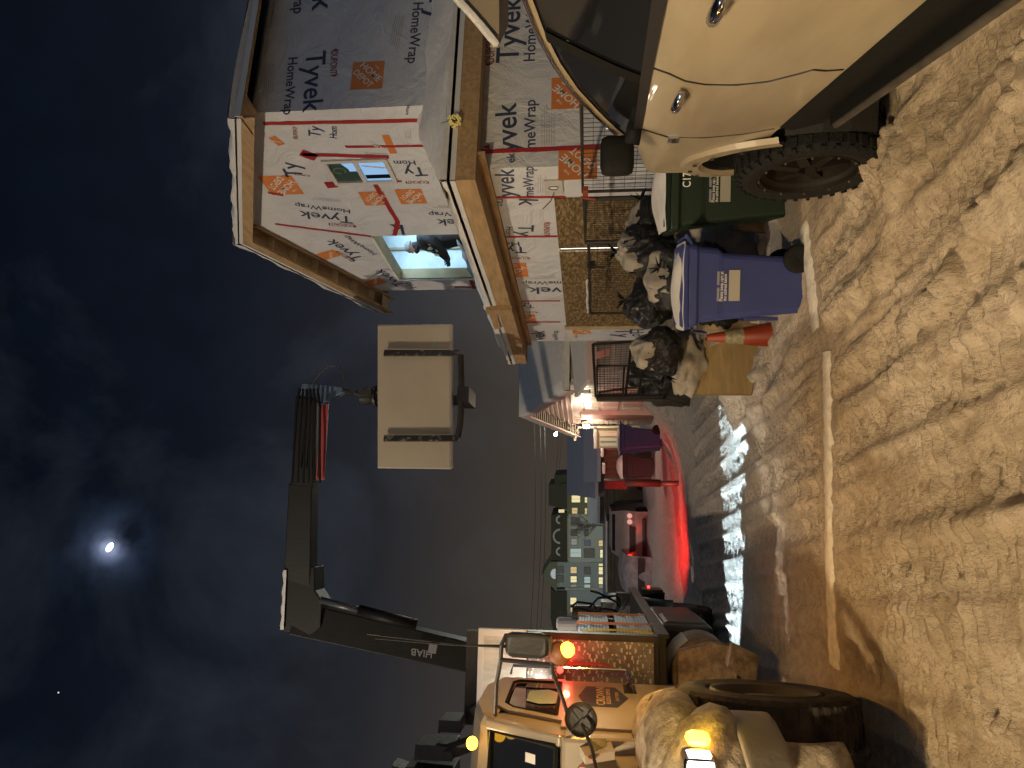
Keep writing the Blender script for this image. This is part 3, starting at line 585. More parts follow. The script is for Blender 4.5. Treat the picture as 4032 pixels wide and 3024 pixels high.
# person in the opening ------------------------------------------------------
pz = 3.55; PB = Vector((6.32, 11.78, 3.42))
PERSON = local('person', 'person in grey knit cap and dark jacket with reflective panels in the upper opening', 'person', PB, 0)
def bp(x, y, z): return Vector((x, y, z))   # local: -x faces the street, +y to the far end
m_jack = mat('dark_jacket', (.012, .013, .018), .75, bump=.5, bscale=14, var=.3)
V = [bp(0, 0, .92), bp(-.01, 0, 1.12), bp(-.05, .02, 1.34), bp(-.09, .04, 1.46), bp(-.12, .06, 1.52), bp(-.14, .08, 1.60), bp(-.15, .09, 1.68),
     bp(0, -.10, .86), bp(-.01, -.11, .48), bp(.02, -.12, .07), bp(-.12, -.12, .03), bp(0, .10, .86), bp(-.02, .12, .48), bp(.02, .13, .07), bp(-.12, .14, .03),
     bp(-.07, -.17, 1.42), bp(-.16, -.18, 1.18), bp(-.30, .02, 1.02), bp(-.36, .16, .98), bp(-.05, .22, 1.40), bp(-.12, .32, 1.18), bp(-.26, .36, 1.03), bp(-.36, .34, .99)]
E_ = [(0, 1), (1, 2), (2, 3), (3, 4), (4, 5), (5, 6), (0, 7), (7, 8), (8, 9), (9, 10), (0, 11), (11, 12), (12, 13), (13, 14), (3, 15), (15, 16), (16, 17), (17, 18), (3, 19), (19, 20), (20, 21), (21, 22)]
rad = [.23, .225, .235, .17, .08, .085, .09, .15, .11, .08, .06, .15, .11, .08, .06, .12, .10, .075, .05, .12, .10, .075, .05]
body = skin('person_body', V, E_, rad, m_jack, PERSON)
m_skin = mat('face_skin', (.42, .26, .20), .55); m_cap = mat('grey_knit', (.26, .27, .30), .85, bump=.8, bscale=60, var=.2)
mb = MB(); hc = Vector((-.15, .09, 1.66))
mb.ball(hc, (.10, .085, .125), m_skin, 18, 14, lambda d: 1-.12*max(0, -d.z)*abs(d.y)); fd = Vector((-.86, .5, 0)); sd = Vector((.5, .86, 0))
mb.ball(hc+fd*.105+Vector((0, 0, -.01)), (.018, .016, .026), m_skin, 8, 6)
for q in (-1, 1):
    mb.ball(hc+fd*.085+sd*q*.035+Vector((0, 0, .02)), .011, m_black, 8, 6); mb.ball(hc+sd*q*.088, (.016, .014, .03), m_skin, 8, 6)
mb.ball(hc+fd*.09+Vector((0, 0, -.055)), (.012, .022, .008), mat('lips', (.25, .10, .08), .6), 8, 6); mb.build('head', PERSON, smooth=True)
mb = MB(); mb.ball(hc+Vector((.01, 0, .045)), (.112, .10, .105), m_cap, 18, 12, lambda d: 1 if d.z > -.35 else .8); mb.lathe(hc+Vector((0, 0, .015)), (0, 0, 1), [(0, .112), (.045, .114), (.05, .10)], m_cap, 18); mb.build('knit_cap', PERSON, smooth=True)
mb = MB(); mb.ball(hc+Vector((-.02, .01, -.11)), (.10, .09, .05), m_black, 14, 8); mb.ball(hc+fd*.06+Vector((0, 0, -.09)), (.07, .07, .05), m_black, 12, 8); mb.build('neck_warmer', PERSON, smooth=True)
m_hv = mat('reflective_panel', (.55, .58, .42), .5, emis=(.6, .66, .45), estr=.06); m_lime = mat('lime_panel', (.42, .60, .10), .5)
mb = MB()
for (x, y, z, w_, h_, mt) in ((-.21, -.02, 1.42, .07, .10, m_lime), (-.225, .05, 1.30, .09, .12, m_hv), (-.21, -.09, 1.26, .05, .10, m_hv), (-.19, .24, 1.34, .05, .14, m_hv), (-.24, .30, 1.22, .05, .10, m_hv), (-.235, .12, 1.18, .08, .05, m_hv)):
    mb.ball((x+.02, y, z), (.03, w_/2, h_/2), mt, 10, 8)
mb.build('reflective_panel', PERSON, smooth=True)
for q, (hx, hy, hz_) in enumerate(((-.38, .18, .98), (-.39, .33, .985))):   # gloved hands held together
    hd = MB(); m_gl = mat('black_glove', (.02, .02, .022), .6, bump=.4)
    hd.ball((hx, hy, hz_), (.045, .03, .035), m_gl, 12, 8)
    sy = 1 if q == 0 else -1
    for k in range(4):
        z0 = hz_+.028-.018*k; ln = (.075, .085, .08, .06)[k]
        hd.tube([(hx-.03, hy+sy*.005, z0), (hx-.03-ln*.45, hy+sy*.02, z0-.004), (hx-.03-ln*.6, hy+sy*.05, z0-.012), (hx-.03-ln*.45, hy+sy*.07, z0-.02)], [.0105, .0095, .009, .007], m_gl, 7)
    hd.tube([(hx, hy+sy*.015, hz_+.03), (hx-.025, hy+sy*.035, hz_+.055), (hx-.055, hy+sy*.045, hz_+.06)], [.012, .011, .009], m_gl, 7)
    hd.build('gloved_hand', PERSON, smooth=True)
# ------------------------------------------------------------------ truck (frame turned -11.1 degrees, measured from the photographer)
TR = thing('crane_truck', 'snow-caked white boom truck with orange lit tread-plate headboard, parked at the kerb', 'truck', (-2.25, 8.2, 0), -11.1)
m_tp = mat('truck_paint', (.36, .30, .22), .33, var=.12, vscale=3, coat=.4); m_frost = mat('frosted_snow', (.44, .36, .26), .8, col2=(.16, .12, .08), vscale=9, bump=1.0, bscale=16, detail=9.0)
m_amber = mat('amber_lamp', (1, .5, .05), emis=(1, .50, .03), estr=9); m_amberd = mat('amber_housing', (.25, .08, .02), .5)
m_whl = mat('white_lamp', (1, 1, 1), emis=(1, .96, .85), estr=14); m_redl = mat('red_lamp', (1, .05, .02), emis=(1, .03, .02), estr=8)
CX = -2.28; CS = -1.35; CO = 2*CX-CS      # cab centre, near side, off side
# cab shell
mb = MB()
prof = [(6.62, .95), (6.62, 2.30), (6.5, 2.50), (6.2, 2.565), (5.6, 2.55), (5.30, 2.44), (4.93, 1.93), (4.93, .95)]
mb.poly([(CS, v, z) for v, z in prof if z < 1.94 or v == 6.62] if False else [(CS, 6.62, .95), (CS, 6.62, 1.90), (CS, 4.93, 1.90), (CS, 4.93, .95)], m_tp, (CO-CS, 0, 0))
mb.box(CO, CS, 6.50, 6.62, 1.90, 2.35, m_tp)
mb.build('cab_lower', TR, bevel=.03)
mb = MB(); ro = [(6.62, 2.33), (6.6, 2.46), (6.3, 2.56), (5.7, 2.55), (5.33, 2.45), (5.28, 2.38)]
rows = [[(CS-.0, v, z) for v, z in ro], [(CS-.05, v, z+.02) for v, z in ro], [(CX, v, z+.07) for v, z in ro], [(CO+.05, v, z+.02) for v, z in ro], [(CO, v, z) for v, z in ro]]; mb.grid(rows, m_tp)
mb.poly([(CS-.001, v, z) for v, z in ro], m_tp, (-.03, 0, 0)); mb.build('cab_roof', TR, smooth=False, solid=.02)
for side in (CS, CO):   # pillars
    mb = MB(); mb.bar((side-.03 if side == CS else side+.03, 4.96, 1.88), (side-.04 if side == CS else side+.04, 5.33, 2.42), .07, .09, m_tp); mb.build('windscreen_pillar', TR, bevel=.015)
# door with its window
dr = MB(); X_ = CS+.012
dr.poly([(X_, 5.12, 1.0), (X_, 6.52, 1.0), (X_, 6.52, 1.92), (X_, 5.12, 1.90)], m_tp, (-.02, 0, 0))
fr = [(5.40, 1.90), (6.55, 1.92), (6.55, 2.36), (6.42, 2.42), (5.78, 2.41), (5.55, 2.30)]; inn = [(5.50, 1.95), (6.46, 1.96), (6.46, 2.33), (6.38, 2.355), (5.84, 2.345), (5.66, 2.26)]
fr = [(5.24, 1.90), (6.55, 1.92), (6.55, 2.36), (6.45, 2.43), (5.60, 2.41), (5.44, 2.30)]; inn = [(5.36, 1.945), (6.44, 1.955), (6.44, 2.31), (6.37, 2.355), (5.66, 2.34), (5.54, 2.27)]
dr.grid([[(X_, *q) for q in fr], [(X_, *q) for q in inn]], m_tp, close=True)
door = dr.build('cab_door', TR, solid=.02)
g = MB(); g.poly([(CS-.002, 4.93, 1.88), (CS-.002, 5.26, 1.89), (CS-.002, 5.46, 2.31), (CS-.01, 5.42, 2.44), (CS-.02, 5.30, 2.42)], m_tp, (-.02, 0, 0)); g.build('quarter_panel', TR)
g = MB(); g.poly([(X_-.01, *q) for q in inn], m_glass, (-.004, 0, 0)); g.build('door_glass', door)
g = MB(); g.tube([(X_+.006, *q) for q in inn+[inn[0]]], .012, m_rubber, 6); g.build('window_seal', door)
g = MB(); g.poly([(X_-.002, 5.75, 1.97), (X_-.002, 6.1, 1.97), (X_-.002, 6.2, 2.05), (X_-.002, 6.12, 2.2), (X_-.002, 5.8, 2.2), (X_-.002, 5.72, 2.1)], mat('lit_reflection_plate', (.45, .58, .52), .5), ); g.poly([(X_-.002, 6.25, 1.97), (X_-.002, 6.40, 1.97), (X_-.002, 6.40, 2.24), (X_-.002, 6.25, 2.25)], m_plate); g.build('glass_reflection', door)  # pale shapes painted on the door glass as reflections
hx = [(5.98, 1.82), (6.36, 1.755), (6.36, 1.50), (5.98, 1.40), (5.66, 1.50), (5.66, 1.755)]
m_navy = mat('decal_navy', (.03, .03, .05), .5); m_dl = mat('decal_cream', (.75, .50, .30), .5)
g = MB(); g.poly([(X_+.003, *q) for q in hx], m_dl, (.002, 0, 0)); g.poly([(X_+.007, 6.0+(q[0]-6.0)*.93, 1.61+(q[1]-1.61)*.93) for q in hx], m_navy, (.002, 0, 0))
g.text('CROWN', (X_+.012, 5.72, 1.60), (X_+.012, 6.30, 1.60), (0, 0, 1), m_dl, hs=.62); g.text('BUILDING SUPPLIES', (X_+.012, 5.76, 1.555), (X_+.012, 6.26, 1.555), (0, 0, 1), m_dl, hs=.8); g.text('(604) 591-5555' if False else 'QUALITY SERVICE', (X_+.012, 5.86, 1.49), (X_+.012, 6.16, 1.49), (0, 0, 1), m_dl); g.build('door_decal', door, fix=False)
g = MB(); g.tube([(X_+.01, 6.42, 1.40), (X_+.045, 6.40, 1.38), (X_+.045, 6.22, 1.38), (X_+.01, 6.20, 1.36)], .014, m_dark, 8); g.box(X_, X_+.012, 6.16, 6.46, 1.34, 1.44, m_black); g.build('door_handle', door)
mb = MB(); mb.tube([(CS+.02, 6.68, 2.42), (CS+.09, 6.70, 2.40), (CS+.09, 6.72, 1.40), (CS+.02, 6.68, 1.36)], .014, m_chrome, 8); mb.build('grab_rail', TR)
# windscreen
mb = MB(); mb.poly([(CS-.07, 4.955, 1.94), (CO+.07, 4.955, 1.94), (CO+.09, 5.30, 2.40), (CS-.09, 5.30, 2.40)], m_glass, (0, .01, 0)); ws = mb.build('windscreen', TR)
g = MB(); pts = [(CS-.06, 4.94, 1.93), (CO+.06, 4.94, 1.93), (CO+.08, 5.29, 2.41), (CS-.08, 5.29, 2.41), (CS-.06, 4.94, 1.93)]; g.tube(pts, .018, m_rubber, 6); g.build('windscreen_seal', ws)
g = MB(); g.poly([(-1.80, 5.02, 1.98), (-2.15, 5.02, 1.98), (-2.15, 5.13, 2.13), (-1.86, 5.13, 2.13), (-1.74, 5.17, 2.19)], mat('paper_pale', (.42, .50, .45), .7), (0, .003, 0)); g.build('dash_paper', ws)
g = MB(); g.poly([(-1.50, 5.05, 2.07), (-1.56, 5.05, 2.07), (-1.56, 5.10, 2.14), (-1.50, 5.10, 2.14)], m_white, (0, -.002, 0)); g.build('permit_sticker', ws)
# hood
mb = MB(); rows = []
for v, wz, zt, zs in ((4.95, .86, 1.93, 1.72), (4.6, .84, 1.86, 1.62), (4.1, .80, 1.76, 1.50), (3.6, .76, 1.66, 1.38), (3.35, .72, 1.58, 1.30), (3.22, .66, 1.35, 1.1), (3.20, .64, .95, .85)):
    r = []
    for k in range(-8, 9):
        a = k/8; x = CX+wz*math.copysign(abs(a)**.85, a); z = zs+(zt-zs)*(1-abs(a)**3.2); r.append((x, v, z))
    r = [(CX-wz, v, .80)]+r+[(CX+wz, v, .80)]; rows.append(r)
mb.grid(rows, m_tp); hood = mb.build('hood', TR, smooth=True, subsurf=1)
g = MB(); hcx = CX+.77; g.disc((hcx+.065, 4.15, 1.50), (1, 0, .15), .07, m_navy, th=.012); g.text('Bobtail' if False else 'Vocational', (hcx+.085, 4.10, 1.49), (hcx+.085, 4.20, 1.49), (0, 0, 1), m_dl); g.build('hood_badge', hood, fix=False)
g = MB(); g.tube([(CX+.78, 4.62, 1.50), (CX+.83, 4.6, 1.47), (CX+.83, 4.50, 1.40), (CX+.79, 4.44, 1.38)], [.02, .025, .018, .012], m_black, 8); g.build('hood_latch', hood)
g = MB(); g.poly([(CX+.83, 4.95, 1.78), (CX+.87, 4.95, 1.58), (CX+.87, 4.74, 1.56), (CX+.84, 4.72, 1.74)], m_tp, (.05, 0, 0)); g.poly([(CX+.89, 4.80, 1.60), (CX+.93, 4.92, 1.61), (CX+.93, 4.92, 1.72), (CX+.89, 4.76, 1.70)], m_black, (.008, 0, 0)); g.build('air_intake', hood)
rows = []
for i in range(14):
    v = 3.5+i*.10; rows.append([(CX+.40+.05*math.sin(i*1.3), v, 1.70+.083*(v-3.6)*2.2+.02), (CX+.52, v, 1.71+.17*(v-3.6)+.03*random.uniform(0, 1)), (CX+.66+.04*math.sin(i*2), v, 1.60+.17*(v-3.6)), (CX+.74+.03*math.sin(i*3), v, 1.50+.17*(v-3.6))])
g = MB(); g.grid(rows, m_frost); g.build('hood_snow', hood, smooth=True, subsurf=1)
# front fender, snow caked
mb = MB(); hub = Vector((-1.12, 4.98, .60)); rows = []
for i in range(17):
    a = R(-22+i*(205)/16); rr = .70+.04*math.sin(i*.8); r = []
    for j, (dx, k) in enumerate(((-.50, 1.02), (-.34, 1.04), (-.16, 1.02), (-.04, .98), (-.005, .93), (-.02, .88))):
        r.append((hub.x+dx+.012*random.uniform(-1, 1), hub.y-math.cos(a)*rr*k*1.12+.015*random.uniform(-1, 1), hub.z+math.sin(a)*rr*k*1.12+.02*random.uniform(-1, 1)))
    rows.append(r)
mb.grid(rows, m_frost); fender = mb.build('front_fender', TR, smooth=True, subsurf=2, solid=.02)
mb = MB(); mb.ball((-1.30, 4.12, 1.06), (.36, .42, .30), m_frost, 20, 14, lambda d: 1+.05*math.sin(d.x*9+d.z*7)); mb.ball((-1.28, 4.45, 1.22), (.33, .5, .22), m_frost, 20, 14, lambda d: 1+.06*math.sin(d.y*8+d.x*5)); mb.build('headlamp_fender', TR, smooth=True)
# headlamp and indicator
hl = MB(); hl.box(-1.36, -1.06, 3.66, 3.86, 1.12, 1.27, m_chrome); hh = hl.build('headlight', TR, bevel=.03)
g = MB(); g.box(-1.34, -1.075, 3.64, 3.665, 1.135, 1.255, m_whl); g.box(-1.062, -1.052, 3.68, 3.76, 1.14, 1.25, m_whl); g.build('lens', hh, bevel=.02)
hl = MB(); hl.box(-1.05, -.985, 3.77, 3.87, 1.125, 1.245, m_amber); hl.build('turn_signal', TR, bevel=.035)
lamp('headlight_glow', 'SPOT', (-1.35, 3.62, 1.18), 60, (1, .93, .8), TR, size=.08, spot=R(95), blend=.8, aim=(-1.6, .5, .2))
lamp('turn_signal_glow', 'POINT', (-.94, 3.84, 1.24), 3.2, (1, .66, .08), TR, size=.06)
# bumper
mb = MB(); rows = [[(x, v+.10*(abs(x-CX)/1.2)**4*2, z) for z in (.76, .78, .87, .96, .98)] for x, v in ((-3.4, 3.3), (-2.3, 3.2), (-1.6, 3.25), (-1.2, 3.36), (-1.0, 3.6), (-.97, 3.95))]; mb.grid(rows, mat('bumper_plastic', (.28, .24, .20), .6, var=.2, bump=.2)); mb.build('bumper', TR, smooth=True, solid=.04, subsurf=1)
mb = MB(); mb.box(-3.3, -1.25, 3.6, 3.7, .45, .76, m_black); mb.build('bumper_valance', TR)
# wheels
m_tyre = mat('dusty_tyre', (.075, .06, .045), .85, col2=(.018, .015, .012), vscale=5, bump=.5, bscale=30, spec=.2)
def truck_wheel(name, c, r, w, steer=0, parent=TR, dish=.10):
    c = Vector(c); ax = Matrix.Rotation(R(steer), 3, 'Z') @ Vector((1, 0, 0)); wb = MB()
    wb.lathe(c, ax, [(-w, r*.62), (-w, r*.9), (-w*.85, r*.985), (-w*.6, r), (-w*.4, r), (-.03, r*.985), (0, r*.93), (.012, r*.80), (.0, r*.66), (-.02, r*.60)], m_tyre, 40)
    n = 44
    for k in range(n):
        a = 2*math.pi*k/n; y = Matrix.Rotation(a, 3, ax) @ Vector((0, 0, 1)); q = c+y*(r-.008); wb.bar(q-ax*.02, q-ax*(w*.42), .035, .022, m_tyre, y); wb.bar(q-ax*(w*.5), q-ax*(w*.95), .035, .022, m_tyre, y)
    wo_ = wb.build('wheel', parent, smooth=False)
    rb = MB(); rb.lathe(c, ax, [(-.015, r*.61), (.005, r*.60), (-.01, r*.56), (-dish, r*.50), (-dish*1.1, r*.30), (-dish*.4, r*.26), (-dish*.3, r*.12), (-dish*.3, .0)], mat('steel_rim', (.075, .06, .045), .6, .3, var=.4, bump=.2), 36); 
    for k in range(8):
        a = 2*math.pi*k/8; y = Matrix.Rotation(a, 3, ax) @ Vector((0, 0, 1)); rb.tube([c+y*r*.38-ax*dish*1.0, c+y*r*.38-ax*dish*.6], .014, m_dark, 6)
    rb.build('rim', wo_, smooth=True)
    return wo_
truck_wheel('wheel', (-1.02, 5.0, .60), .56, .28, 5)
truck_wheel('wheel', (-3.50, 5.0, .60), .56, .28, 5)
for v in (10.7,):
    truck_wheel('wheel', (-1.12, v, .52), .50, .5); truck_wheel('wheel', (-3.3, v, .52), .5, .3)
for v0, v1 in ((10.08, 11.35),):   # black rounded mudguard
    mb = MB(); rows = []
    for a in np.linspace(R(10), R(170), 9): rows.append([(-1.66, 10.7-math.cos(a)*.60, .52+math.sin(a)*.54), (-1.02, 10.7-math.cos(a)*.60, .52+math.sin(a)*.54), (-.99, 10.7-math.cos(a)*.57, .52+math.sin(a)*.50)])
    mb.grid(rows, m_black); mb.build('mudguard', TR, smooth=True, solid=.02)
mb = MB(); mb.box(-1.6, -1.02, 7.9, 9.7, .44, 1.0, m_black); mb.box(-1.3, -1.00, 8.05, 8.85, .46, .94, m_dark); mb.build('side_toolbox', TR, bevel=.05)
mb = MB(); mb.lathe((-1.35, 7.15, .64), (0, 1, 0), [(0, 0), (0, .30), (.02, .32), (.6, .32), (.62, .30), (.62, 0)], mat('dirty_tank', (.22, .16, .11), .6, var=.6, vscale=8, bump=.5), 28); mb.build('fuel_tank', TR, smooth=True)
mb = MB(); rows = [[(-1.42+.40*math.sin(q), v, .66+.33*math.cos(q)) for q in np.linspace(-.5, 1.15, 6)] for v in np.linspace(7.18, 7.72, 6)]; mb.grid(rows, m_snow); mb.build('tank_snow', TR, smooth=True)
mb = MB(); mb.poly([(-1.5, 6.92, .42), (-1.06, 6.92, .40), (-1.04, 6.92, .62), (-1.12, 6.92, .92), (-1.5, 6.92, .92)], m_frost, (0, .14, 0)); mb.poly([(-1.36, 6.7, .30), (-1.12, 6.86, .22), (-1.02, 6.86, .45), (-1.2, 6.72, .52)], m_frost, (0, .16, 0)); mb.build('cab_step', TR)
mb = MB()
for x in (CX-.42, CX+.34): mb.box(x, x+.08, 3.7, 13.3, .72, .98, m_dark)
for v in (6.2, 8.0, 10, 12): mb.box(CX-.40, CX+.40, v, v+.1, .74, .95, m_dark)
mb.build('chassis_rail', TR)
# deck and headboard
mb = MB(); mb.box(-3.55, -1.02, 7.0, 12.1, 1.02, 1.09, m_dark); mb.box(-1.02, -.985, 7.0, 12.1, .99, 1.11, m_dark); mb.build('flat_deck', TR)
HB = MB(); HB.box(-3.55, -1.0, 6.90, 6.94, 1.14, 2.29, m_plate); hb = HB.build('headboard', TR)
g = MB(); g.box(-1.045, -.985, 6.86, 6.98, 1.10, 2.30, m_dark); g.box(-3.57, -3.51, 6.86, 6.98, 1.10, 2.75, m_dark); g.box(-3.5, -1.05, 6.94, 6.98, 1.10, 1.16, m_dark); g.build('headboard_frame', hb)
m_wb = mat('white_board', (.68, .64, .55), .6, var=.35, vscale=14, stretch=(1, 1, .25))
g = MB(); g.box(-1.75, -.99, 6.885, 6.93, 2.30, 2.74, m_wb); g.box(-1.76, -.98, 6.87, 6.94, 2.70, 2.75, m_white); g.box(-1.04, -.98, 6.87, 6.94, 2.30, 2.70, m_white); g.build('white_upper_panel', hb)
g = MB(); g.tube([(-1.25, 6.85, 2.0), (-1.24, 6.84, 1.62), (-1.3, 6.82, 1.4)], .015, m_red, 6); g.build('air_line', hb)
# dark beams over the cab
mb = MB(); mb.box(-1.85, -1.02, 6.98, 7.10, 2.76, 2.88, m_dark); mb.build('upper_beam', TR)
for x, v, z, w_, l, h in ((-1.80, 6.7, 2.86, .10, .3, .20), (-1.98, 6.55, 2.90, .12, .35, .33), (-2.14, 6.5, 2.88, .10, .35, .42), (-2.32, 6.4, 2.84, .14, .4, .22)):
    mb = MB(); mb.box(x-w_/2, x+w_/2, v, v+l, z, z+h, m_dark); mb.box(x-w_/2-.01, x-w_/2, v, v+l, z+h-.02, z+h, m_gal); mb.build('stowed_fork', TR, bevel=.015)
mb = MB(); mb.poly([(-2.08, 6.5, 3.42), (-2.22, 6.5, 3.34), (-2.30, 6.5, 3.10), (-2.15, 6.5, 3.12)], m_dark, (0, .2, 0)); mb.bar((-1.86, 6.5, 2.70), (-1.98, 6.6, 2.95), .06, .12, m_gal); mb.bar((-1.55, 6.9, 2.58), (-1.72, 6.92, 2.80), .04, .07, m_gal); mb.build('fork_bracket', TR)
# exhaust-side sleeper hump
mb = MB(); mb.ball((-1.72, 6.35, 2.52), (.30, .42, .17), mat('roof_cover', (.05, .045, .04), .7, bump=.4), 18, 10); mb.build('roof_fairing', TR, smooth=True)
# roof marker lamp, work light, mirror group
mk = MB(); mk.ball((-1.50, 5.22, 2.52), (.045, .045, .04), m_amber, 14, 8); mk.build('roof_marker_lamp', TR, smooth=True); lamp('roof_marker_glow', 'POINT', (-1.50, 5.12, 2.60), .7, (1, .55, .08), TR)
wl = MB(); wl.box(-1.62, -1.46, 6.50, 6.56, 2.22, 2.32, m_black); wb_ = wl.build('work_light', TR); g = MB(); g.box(-1.60, -1.48, 6.562, 6.57, 2.23, 2.31, m_whl); g.build('lens', wb_)
lamp('work_light_glow', 'SPOT', (-1.5, 6.62, 2.15), 26, (1, .97, .86), TR, size=.06, spot=R(140), blend=.7, aim=(-1.35, 6.95, 2.55))
rm = MB(); rm.ball((-1.28, 6.70, 1.98), (.03, .03, .03), m_redl, 10, 8); rm.build('red_marker_lamp', TR); lamp('red_marker_glow', 'POINT', (-1.20, 6.62, 1.92), 5, (1, .07, .04), TR, size=.03)
MR = MB(); mc = Vector((-.77, 4.70, 0)); MR.poly([(-.70, 4.66, 1.97), (-.68, 4.66, 2.02), (-.68, 4.66, 2.20), (-.70, 4.66, 2.245), (-.82, 4.70, 2.245), (-.84, 4.70, 2.20), (-.84, 4.70, 2.02), (-.82, 4.70, 1.97)], m_black, (0, .07, 0)); mir = MR.build('mirror', TR, bevel=.02)
g = MB(); a_ = [(-1.30, 5.18, 2.36), (-1.05, 4.98, 2.33), (-.88, 4.76, 2.28), (-.76, 4.68, 2.265), (-.70, 4.66, 2.24), (-.69, 4.65, 2.10), (-.70, 4.66, 1.96), (-.80, 4.70, 1.95), (-.92, 4.78, 1.95), (-1.08, 4.92, 1.90), (-1.22, 5.00, 1.86), (-1.30, 5.02, 1.80)]; g.tube(a_, .014, m_dark, 8); g.tube([(-.86, 4.74, 2.28), (-.88, 4.75, 1.95)], .014, m_dark, 8); g.tube([(-.77, 4.7, 2.24), (-.78, 4.72, 2.62), (-.76, 4.72, 3.1)], [.012, .004, .003], m_dark, 5); g.build('mirror_arm', mir)
g = MB(); g.ball((-.80, 4.72, 1.90), (.075, .05, .075), m_amberd, 16, 10); g.build('lamp_housing', mir, smooth=True); g = MB(); g.ball((-.775, 4.69, 1.852), (.048, .03, .046), m_amber, 18, 12); g.build('clearance_lamp', mir, smooth=True)
lamp('clearance_glow', 'POINT', (-.62, 5.3, 1.80), 30, (1, .50, .09), TR, size=.05)
lamp('side_marker_glow', 'POINT', (-.85, 5.6, 1.2), 7, (1, .60, .14), TR, size=.05)
cm = MB(); cm.lathe((-1.17, 4.66, 1.765), Vector((.12, -1, .05)), [(-.05, .0), (-.045, .03), (-.02, .075), (0, .097), (.008, .10), (.012, .095)], mat('mirror_back', (.085, .075, .055), .45, .4, var=.2), 30)
cm.lathe((-1.17, 4.66, 1.765), Vector((-.12, 1, -.05)), [(.02, .097), (.03, .0)], m_dark, 30)
cv = cm.build('convex_mirror', TR, smooth=True); g = MB()
for k in range(4):
    a = R(45+90*k); x = Vector((1, .12, 0)); g.tube([Vector((-1.17, 4.61, 1.765))+x*math.cos(a)*.02+Vector((0, 0, math.sin(a)*.02)), Vector((-1.17, 4.645, 1.765))+x*math.cos(a)*.09+Vector((0, 0, math.sin(a)*.09))], .004, m_dark, 5)
g.tube([(-1.18, 4.60, 1.76), (-1.28, 4.50, 1.70), (-1.42, 4.36, 1.66), (-1.5, 4.2, 1.62)], .010, m_dark, 8); g.build('mirror_stalk', cv)
fl = MB(); fl.ball((-1.43, 4.55, 1.755), (.02, .05, .03), m_redl, 8, 6); fl.build('fender_marker', TR)
# load: strapped board bundles
LD = thing('board_bundle', 'strapped stack of pale blue-white boards lashed behind the truck headboard', 'boards', (-1.55, 8.0, 1.10), -11.1)
m_bd = mat('board_edges', (.50, .57, .62), .6); m_gapd = mat('board_gap', (.03, .05, .08), .8)
z = 1.12
for blk, (n, x1) in enumerate(((11, -1.02), (10, -1.03))):
    mb = MB()
    for i in range(n):
        mb.box(-2.2+random.uniform(-.01, .01), x1+.03+random.uniform(-.012, .006), 7.35, 8.55+random.uniform(-.015, .015), z, z+.026, m_bd); mb.box(-2.18, x1+.015, 7.37, 8.53, z+.026, z+.031, m_gapd); z += .031
    mb.build('board_pack', LD)
    if blk == 0:
        mb = MB(); mb.box(-2.2, -1.03, 7.45, 7.55, z, z+.07, m_dark); mb.box(-2.2, -1.03, 8.3, 8.4, z, z+.07, m_dark); mb.build('packing_batten', LD); z += .07
m_strap = mat('orange_strap', (.55, .18, .06), .7)
for v in (7.62, 8.38):
    mb = MB(); mb.box(-1.0, -.975, v, v+.012, 1.08, z+.012, m_strap); mb.box(-2.25, -1.0, v, v+.025, z+.003, z+.012, m_strap); mb.build('strap', LD)
mb = MB()
for v in (7.3, 8.58): mb.tube([(-1.02, v, 1.1), (-1.0, v, 1.4), (-1.02, v, z-.05), (-1.1, v, z+.02)], .010, mat('yellow_guard', (.7, .5, .05), .5), 7)
mb.build('corner_guard', LD)
lamp('load_fill_spot', 'SPOT', (-.5, 6.0, 2.5) if False else (-.86, 7.02, 2.25), 14, (.75, .88, 1), TR, size=.03, spot=R(75), blend=.5, aim=(-1.0, 8.1, 1.45))  # added spot that brightens the board load, no fixture there
# crane ------------------------------------------------------------------
m_crane = mat('crane_black', (.010, .0085, .006), .55, spec=.25, var=.3, vscale=4, bump=.1)
A2 = lambda X, Y, d: Matrix.Rotation(YAW+R(-11.1), 3, 'Z') @ P(X, Y, d=d)
mb = MB(); mb.box(-2.7, -1.9, 12.3, 13.1, 1.0, 1.5, m_crane); mb.lathe((-2.25, 12.8, 1.4), (0, 0, 1), [(0, .38), (.25, .36), (.3, .28), (2.0, .24), (2.2, .3)], m_crane, 20); mast = mb.build('crane_column', TR)
# hydraulic controls by the column
mb = MB(); random.seed(5)
mb.box(-1.75, -1.25, 12.2, 12.7, 1.10, 1.55, mat('valve_grey', (.20, .19, .17), .5, .3, var=.4, vscale=9)); mb.lathe((-1.45, 12.3, 1.55), (0, 0, 1), [(0, .13), (.45, .13), (.47, .10), (.47, 0)], m_gal, 18); mb.box(-1.3, -1.1, 12.2, 12.45, 1.0, 1.3, m_gal); mb.lathe((-1.62, 12.25, 1.95), (0, 0, 1), [(0, 0), (0, .10), (.3, .11), (.33, .06)], m_white, 14)
for k in range(9):
    a = Vector((-1.2-random.random()*.5, 12.15, 1.15+random.random()*.5)); b_ = a+Vector((random.uniform(-.25, .25), -.12, random.uniform(.2, .5))); mb.tube([a, a+Vector((.08, -.12, .05)), (a+b_)/2+Vector((.1, -.15, .1)), b_], .018, m_rubber, 6)
for k in range(5): mb.tube([(-1.70+.07*k, 12.18, 1.55), (-1.70+.07*k, 12.12, 1.72)], .01, m_gal, 6)
mb.build('valve_bank', TR)
b0 = A2(1930, 2655, 12.9); b1 = A2(1130, 2420, 12.6)
